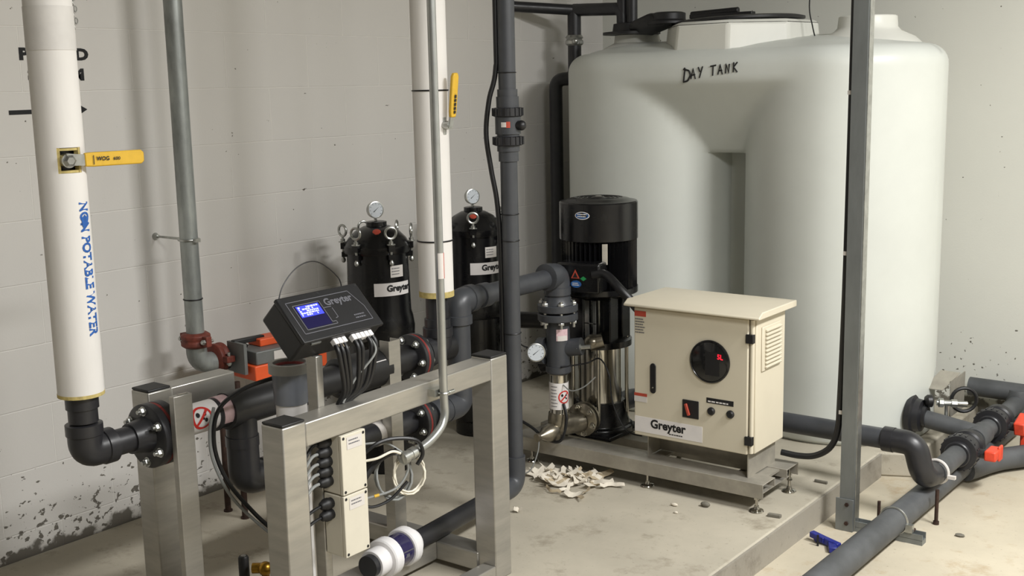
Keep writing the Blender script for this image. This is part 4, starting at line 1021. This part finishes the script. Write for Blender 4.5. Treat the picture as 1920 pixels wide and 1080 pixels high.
m = M(); m.box((.93, TY-.17, 1.772), (1.23, TY-.13, 1.79)); m.cyl((.93, TY-.15, 1.79), (1.16, TY-.15, 1.798), .014, n=12); m.lathe((.80, TY-.12, 1.755), (0, 0, 1), [(.10, 0), (.10, .015), (.075, .02), (.075, .05), (.06, .055)], 28); m.build('lid_handle', 'blackpl', t, bevel=.003)
m = M(); m.lathe((.56, TY-.05, 1.722), (0, 0, 1), [(.135, 0), (.135, .012), (.09, .016), (.085, .05), (.06, .055)], 32); m.tube([(.60, TY-.1, 1.75), (.72, TY-.14, 1.76), (.84, TY-.15, 1.775)], [.03, .05, .03], n=12); m.build('inlet_cap', 'blackpl', t)
m = M(); m.lathe((1.675, TY-.03, 1.75), (0, 0, 1), [(.015, 0), (.015, .02), (.006, .025)], 12); m.build('vent_plug', 'blackpl', t)
m = M(); m.tube([(1.49, TY-.1, 1.665), (1.475, TY-.1, 1.72), (1.46, TY-.1, 1.80), (1.47, TY-.1, 1.95)], .003, n=6, smooth=True); m.build('float_wire', 'cable', t)
m = M(); m.box((1.37, TY-.2, 1.668), (1.385, TY-.18, 1.683)); m.build('tie_lug', 'gcable', t)
# hand lettering
S = {'D': [[(0, 0), (.12, 1), (.05, 1.02)], [(.0, .95), (.45, .85), (.6, .5), (.35, .08), (-.03, 0)]],
     'A': [[(0, 0), (.25, 1), (.5, 0)], [(.08, .38), (.48, .42)]],
     'Y': [[(0, 1), (.18, .55)], [(.45, 1.05), (.12, 0)]],
     'T': [[(0, .9), (.6, 1.0)], [(.3, .95), (.25, 0)]],
     'N': [[(0, 0), (.05, 1), (.4, .05), (.45, 1)]],
     'K': [[(0, 0), (.05, 1)], [(.45, 1), (.05, .5), (.45, 0)]]}
m = M(); u = 0; word = 'DAY TANK'; W_ = []; szs = [1.25, .95, 1., 0, .95, .9, .85, .9]
for i, c_ in enumerate(word):
    if c_ == ' ': u += .022; continue
    s_ = .045*szs[i]
    for st in S[c_]:
        m.tube([V(1.037+u+p[0]*s_, 4.4385, 1.505+(.004*i if c_ != 'D' else -.008)+p[1]*s_) for p in st], .0038 if c_ == 'D' else .003, fil=.006 if c_ == 'D' else 0, n=6)
    u += .62*.045+.007
m.build('hand_lettering', 'ink', t, tk)
# outlet bulkhead
m = M(); m.lathe((1.955, 4.72, .115), (1, 0, 0), [(.085, 0), (.085, .02), (.07, .026), (.066, .05), (.045, .055), (.045, .07)], 32); m.build('bulkhead_fitting', 'pvcd', t)
tag(M().obox((2.07, 4.97, .16), (.002, .0, 0), (0, .10, 0), (0, 0, .08)).obox((2.03, 4.88, .235), (.04, 0, .0), (.02, .05, .03), (0, 0, .0015)).build('bent_plate', 'steeld'), 'small bent grey plate beside the tank outlet', 'plate')

# ------------------------------------------------------------------ pipes in the corner and above the tank
t = thing('corner_pipe', 'black pipe in the far corner, elbowing up beside the tank', 'pipe', (.12, 4.80, 0))
m = M(); m.tube([(.12, 4.83, 0), (.12, 4.83, 1.51), (.30, 4.93, 1.51), (.30, 4.93, 1.80)], .031, fil=.06, n=20, seg=10)
m = M(); m.tube([(.12, 4.80, 0), (.12, 4.80, 1.525), (.215, 4.83, 1.525), (.215, 4.83, 1.845)], .033, fil=.055, n=20, seg=10); m.build('pipe', 'pvcd', t)
m = M(); m.lathe((.215, 4.83, 1.685), (0, 0, 1), [(.036, 0), (.044, .008), (.044, .022), (.037, .03), (.044, .038), (.036, .05)], 20); m.ball((.24, 4.80, 1.705), .016); m.build('coupling', 'zinc', t)
t = thing('overhead_pipe', 'black horizontal pipe high on the wall, dropping onto the tank inlet', 'pipe', (.6, 4.2, 1.8))
m = M(); m.tube([(.0, 4.52, 1.875), (.215, 4.83, 1.855)], .026, n=20); m.tube([(.215, 4.83, 1.855), (.50, 4.82, 1.845), (.50, 4.82, 1.76)], .030, fil=.04, n=20); m.build('pipe', 'pvcd', t)
m = M(); m.cyl((.565, 4.80, 1.76), (.565, 4.80, 3.1), .024, n=18); m.cyl((.50, 4.82, 1.80), (.50, 4.82, 3.1), .028, n=18); m.build('drop_pipe', 'pvcd', t)

# ------------------------------------------------------------------ suction line behind cabinet
t = thing('suction_pipe', 'dark grey suction pipe from behind the cabinet to the valve line', 'pipe', (1.6, 4.08, .2))
YS = 4.08; ZS = .195
m = M(); m.tube([(1.0, 3.965, .19), (1.0, YS, ZS), (1.15, YS, ZS)], .040, fil=.05, n=22); m.cyl((1.1, YS, ZS), (2.10, YS, ZS), .038, n=26); m.build('pipe', 'pvc', t)
m = M(); m.lathe((2.07, YS, ZS), (1, 0, 0), [(.044, 0), (.046, .002), (.046, .04)], 26); m.tube([(2.10, YS, ZS), (2.185, YS, ZS), (2.215, YS+.01, .07), (2.225, YS+.12, .06)], .044, fil=.065, n=26, seg=10); m.build('elbow', 'pvcd', t)
# valve line above the floor pipe
LX, ZL = 2.232, .065
t = thing('valve_line', 'dark grey valved pipe with orange handles running above the floor pipe', 'pipe', (LX, 4.5, ZL))
M().cyl((LX, YS+.10, ZL), (LX, 5.36, ZL), .038, n=26).build('pipe', 'dusty', t)
for y0, hy in ((4.43, 4.50), (4.86, 4.93)):
    m = M(); m.lathe((LX, y0, ZL), (0, 1, 0), [(.046, 0), (.05, .004), (.05, .022), (.068, .024), (.070, .03), (.070, .065), (.062, .07), (.055, .075), (.055, .125), (.062, .13), (.064, .16), (.05, .165)], 32)
    vb = m.build('valve_body', 'pvcd', t)
    m = M()
    for i in range(20):
        a = 2*PI*i/20; m.obox((LX+.070*math.cos(a), y0+.047, ZL+.070*math.sin(a)), (.003*math.cos(a), 0, .003*math.sin(a)), (-.003*math.sin(a), 0, .003*math.cos(a)), (0, .014, 0))
    m.build('union_nut', 'pvcd', t, vb)
    m = M(); m.cyl((LX+.05, hy, ZL), (LX+.09, hy, ZL), .018, n=14); m.build('valve_stem', 'pvcd', t, vb)
    if y0 < 4.6: hm = M().obox((LX+.11, hy+.02, ZL-.0), (.022, 0, 0), (0, .045, 0), (0, 0, .02)).obox((LX+.13, hy+.045, ZL), (.006, 0, 0), (0, .022, 0), (0, 0, .03))
    else: hm = M().obox((LX+.11, hy+.02, ZL+.01), (.022, 0, 0), (0, .05, .012), (0, -.01, .028)).obox((LX+.12, hy+.035, ZL-.06), (.016, 0, 0), (0, .02, 0), (0, 0, .06))
    hm.build('orange_handle', 'orangeh', t, vb, bevel=.006)
M().cyl((2.02, 4.72, .105), (LX, 4.72, ZL+.01), .036, n=24).build('tank_branch', 'dusty', t)
m = M(); m.lathe((LX, 4.66, ZL), (0, 1, 0), [(.044, 0), (.046, .003), (.046, .12), (.044, .123)], 26); m.build('tee', 'dusty', t)
m = M(); m.lathe((LX, 5.33, ZL), (0, 0, 1), [(.05, -.06), (.055, -.04), (.055, .04), (.05, .06)], 26); m.build('end_elbow', 'dusty', t)
t = thing('sample_valve', 'small chrome valve with a black round handle above the tank outlet', 'valve', (2.1, 4.80, .2))
m = M(); m.cyl((2.055, 4.74, .175), (2.16, 4.80, .17), .012, n=12); m.lathe((2.06, 4.742, .175), (.85, .5, -.05), [(.012, 0), (.02, .003), (.02, .02), (.012, .024), (.012, .05), (.017, .052), (.017, .075), (.01, .08)], 8); m.cyl((2.09, 4.76, .10), (2.09, 4.76, .175), .008, n=8); m.build('valve_body', 'zinc', t)
m = M(); m.lathe((2.04, 4.735, .18), (-.85, -.5, 0), [(.022, 0), (.026, .004), (.026, .02), (.018, .03)], 18); m.torus((2.13, 4.86, .17), (.5, -.86, 0), .05, .008, 24, 8); m.build('handle', 'blackpl', t)
tag(M().cyl((2.02, 5.33, .11), (3.2, 5.33, .10), .042, n=26).build('wall_pipe', 'dusty'), 'dusty grey horizontal pipe along the foot of the far wall', 'pipe')
t = thing('tank_floor_pipe', 'thick dark grey pipe lying on the floor along the concrete kerb', 'pipe', (2.17, 3.5, -.1))
FA, FB = V(2.125, .6, -.032), V(2.215, 5.33, -.032)
M().cyl(FA, FB, .046, n=30).build('pipe', 'dusty', t)
m = M(); m.tube([(2.22, 4.6, -.045), (2.32, 4.85, -.045), (2.55, 5.0, -.045), (3.3, 4.9, -.05)], .045, n=18, smooth=True); tag(m.build('side_pipe', 'dusty'), 'dusty dark pipe branching off past the orange valve handles', 'pipe')
# pipe clamp + rod
t = thing('pipe_stand', 'threaded rod and pale ring clamp holding the valve line off the floor', 'bracket', (2.235, 4.19, -.1))
M().torus((LX-.002, 4.20, ZL), (.1, 1, 0), .043, .006, 32, 8).obox((LX+.055, 4.19, ZL-.01), (.014, 0, 0), (0, .008, 0), (0, 0, .006)).build('ring_clamp', 'wlab', t)
M().cyl((2.265, 4.10, -.1), (2.265, 4.10, .03), .007, n=10).lathe((2.265, 4.10, -.1), (0, 0, 1), [(.011, 0), (.011, .012)], 10).build('rod', 'brown', t)

# ------------------------------------------------------------------ strut post
t = thing('strut_post', 'galvanised strut channel post standing beside the floor pipe', 'post', (2.03, 3.88, -.1))
x0, x1, y0, y1 = 1.996, 2.048, 3.86, 3.90
prof = [(x0, y0), (x1, y0), (x1, y1), (x1-.012, y1), (x1-.012, y1-.003), (x1-.003, y1-.003), (x1-.003, y0+.003), (x0+.003, y0+.003), (x0+.003, y1-.003), (x0+.012, y1-.003), (x0+.012, y1), (x0, y1)]
M().prism(prof, (0, 0, -.1), (1, 0, 0), (0, 1, 0), (0, 0, 3.2)).build('channel', 'strut', t)
M().box((x1+.0005, y0+.006, -.1), (x1+.004, y1+.004, 3.1)).build('edge_strip', 'zinc', t)
M().box((x0-.012, y0-.006, -.1), (x1, y0-.0005, .02)).build('base_bracket', 'strut', t, bevel=.001)
m = M()
for z in (.0, -.07): m.lathe((2.025, y0-.006, z), (0, -1, 0), [(.008, 0), (.008, .004)], 6)
m.build('bolt', 'brown', t)
m = M(); m.box((2.0, y0+.01, -.1), (2.29, y0+.05, -.082)); m.box((2.0, y0+.01, -.083), (2.29, y0+.014, -.062)); m.box((2.0, y0+.046, -.083), (2.29, y0+.05, -.062)); m.build('floor_channel', 'strut', t)
t = thing('floor_pipe_clamp', 'galvanised ring clamp holding the thick floor pipe to the strut channel', 'bracket', (2.19, 3.88, -.1))
M().torus((2.187, 3.875, -.032), (.02, 1, 0), .048, .005, 32, 8).obox((2.245, 3.87, -.045), (.012, 0, 0), (0, .010, 0), (0, 0, .014)).build('ring', 'zinc', t)
M().cyl((2.125, 3.90, -.08), (2.125, 3.90, .02), .006, n=10).build('stud', 'brown', t)
M().cyl((2.25, 3.87, -.06), (2.25, 3.91, -.06), .005, n=8).build('stud', 'brown', t)
tag(M().tube([(1.99, 3.885, 3.1), (1.99, 3.885, 1.9), (1.988, 3.885, 1.2), (1.985, 3.885, .75), (1.978, 3.885, .38), (1.972, 3.885, .26), (1.945, 3.885, .19), (1.89, 3.885, .15), (1.83, 3.88, .14), (1.765, 3.87, .145)], .0115, n=12, smooth=True).build('supply_cable', 'cable'), 'thick black cable running down the strut post to the cabinet', 'cable')
for z, lb in ((1.45, 'highest of three pale clips fixing black cable to the strut post'), (.9, 'middle of three pale clips fixing black cable to the strut post'), (.33, 'lowest pale clip on the strut post, where the black cable bends away')):
    tag(M().obox((1.985, 3.873, z), (.006, 0, 0), (0, .002, 0), (0, 0, .007)).build('cable_clip', 'wlab'), lb, 'clip', 'cable clips on the strut post')

# blue clamp tool
t = thing('blue_clamp', 'small blue metal clamp lying on the floor beside the thick floor pipe', 'tool', (2.02, 3.69, -.1))
m = M(); m.obox((1.985, 3.70, -.078), (.028, -.006, -.004), (.003, .012, 0), (0, 0, .010)); m.obox((2.03, 3.69, -.085), (.04, -.012, -.003), (.004, .010, 0), (0, 0, .012)); m.obox((2.05, 3.665, -.088), (.015, -.03, 0), (.012, .006, 0), (0, 0, .010)); m.lathe((1.972, 3.705, -.088), (1, -.2, .3), [(.012, 0), (.016, .006), (.012, .014)], 12); m.build('clamp_body', 'blue', t, bevel=.003)
M().cyl((1.995, 3.672, -.1), (1.995, 3.672, -.06), .004, n=8).build('pin', 'ink', t)

# ------------------------------------------------------------------ debris on the floor
rnd = random.Random(11)
def scrap(x, y, L, W_, a, curl, mt, lb, grp):
    m = M(); n = 6; vs = []; fs = []
    ca, sa = math.cos(a), math.sin(a); ph = rnd.random()*6
    for i in range(n+1):
        s_ = (i/n-.5)*L; wz = W_*(.5+.5*math.sin(PI*(i+.6)/(n+1.2))); zc = .003+curl*(1-math.cos((i/n-.5)*3))*.5+.006*abs(math.sin(i*1.9+ph))
        bend = .12*L*math.sin(i*1.1+ph)
        for k_ in (-1, 1):
            px, py = s_, bend+k_*wz/2
            for dz in (0, .0015): vs.append((x+px*ca-py*sa, y+px*sa+py*ca, zc+dz+(.004*k_+.004)))
    for i in range(n):
        o = 4*i; p = o+4
        fs += [(o+1, o+3, p+3, p+1), (o, p, p+2, o+2), (o, o+1, p+1, p), (o+2, p+2, p+3, o+3)]
    fs += [(0, 2, 3, 1), (4*n, 4*n+1, 4*n+3, 4*n+2)]
    m.add(vs, fs); return tag(m.build('scrap', mt, sharp=50), lb, 'scrap', grp)
gs = 'torn scraps in the pile beside the union valve pipe'; ls = 'torn pale scrap in the litter pile between the dark floor elbow and the skid'
for i in range(44):
    tt = rnd.random(); x = .90+tt*.30+rnd.gauss(0, .02); y = 3.49+rnd.gauss(0, .04)+tt*.05
    scrap(x, y, rnd.uniform(.03, .12), rnd.uniform(.008, .035), rnd.uniform(0, PI), rnd.uniform(.0, .05), 'scrap' if rnd.random() < .65 else 'scrapb', ls, gs)
scrap(1.18, 3.37, .075, .03, .2, .03, 'scrap', 'white curled scrap lying apart in front of the litter pile', None)
scrap(1.205, 3.39, .11, .018, -1.2, .02, 'scrapb', 'long tan strip pointing away from the litter pile', None)
scrap(1.08, 3.37, .08, .008, -.2, .005, 'scrapb', 'thin twig like strip on the floor by the dark floor elbow', None)
scrap(1.10, 3.135, .03, .018, .4, .012, 'scrap', 'small white crumb beside the right steel leg', None)
def lump(x, y, z, r, sc_, mt, lb):
    m = M().ball((x, y, z+r*sc_[2]), r, sc_, 10, 6)
    for i, v_ in enumerate(m.v): m.v[i] = v_+V(rnd.uniform(-1, 1), rnd.uniform(-1, 1), 0)*r*.12
    tag(m.build('rubble_lump', mt, sharp=60), lb, 'rubble')
lump(1.62, 3.555, 0, .014, (1.3, .8, .7), 'stone', 'round grey lump on the floor under the front edge of the skid')
lump(1.525, 3.50, 0, .012, (1.2, .5, .5), 'scrap', 'pale chip on the floor in front of the cabinet')
lump(1.565, 3.44, 0, .006, (1.4, .8, .7), 'scrap', 'tiny white crumb on the bare pad in front of the skid')
tag(M().obox((1.865, 3.60, .006), V(.022, .004, 0), (0, .008, 0), (0, 0, .006)).build('rubble_lump', 'stone', bevel=.002), 'small grey bar on the pad edge beside the skid foot', 'rubble')
tag(M().obox((1.86, 4.02, .006), V(.025, .0, 0), (0, .005, 0), (0, 0, .005)).build('rubble_lump', 'stone', bevel=.002), 'small grey bar on the pad behind the strut post', 'rubble')
lump(2.10, 4.05, -.1, .009, (1, 1, .8), 'scrap', 'white pebble on the floor between kerb and floor pipe')
lump(2.37, 4.03, -.1, .011, (1.6, 1, .5), 'stone', 'dark chip on the floor right of the thin rod')

# ------------------------------------------------------------------ lights, camera
def area(name, loc, rot, sx, sy, power, colr=(1, .995, .98)):
    l = bpy.data.lights.new(name, 'AREA'); l.shape = 'RECTANGLE'; l.size = sx; l.size_y = sy; l.energy = power; l.color = colr
    o = bpy.data.objects.new(name, l); col.objects.link(o); o.location = loc; o.rotation_euler = rot
    return o
area('ceiling_lamp', (4.2, 3.25, 3.0), (0, 0, 0), .4, 1.1, 200)
area('ceiling_lamp', (4.2, 1.15, 3.0), (0, 0, 0), .4, 1.1, 122)

w = bpy.data.worlds.new('World'); sc.world = w; w.use_nodes = True
w.node_tree.nodes['Background'].inputs[0].default_value = (.8, .8, .78, 1); w.node_tree.nodes['Background'].inputs[1].default_value = .05

cam = bpy.data.cameras.new('Camera'); co = bpy.data.objects.new('Camera', cam); col.objects.link(co)
cam.sensor_width = 36; cam.lens = 36*2181.88/1920; cam.clip_start = .02
yaw, pitch, roll = .65284768, .17164087, -.02130611
f0 = V(-math.sin(yaw)*math.cos(pitch), math.cos(yaw)*math.cos(pitch), -math.sin(pitch)); r0 = V(math.cos(yaw), math.sin(yaw), 0); u0 = r0.cross(f0)
r_ = r0*math.cos(roll)+u0*math.sin(roll); u_ = -r0*math.sin(roll)+u0*math.cos(roll)
mw = Matrix.Identity(4)
for i in range(3): mw[i][0] = r_[i]; mw[i][1] = u_[i]; mw[i][2] = -f0[i]
mw[0][3], mw[1][3], mw[2][3] = 3.4907, 0, 1.495
co.matrix_world = mw
sc.camera = co
sc.view_settings.view_transform = 'Standard'; sc.view_settings.look = 'None'; sc.view_settings.gamma = 1; sc.view_settings.exposure = 0
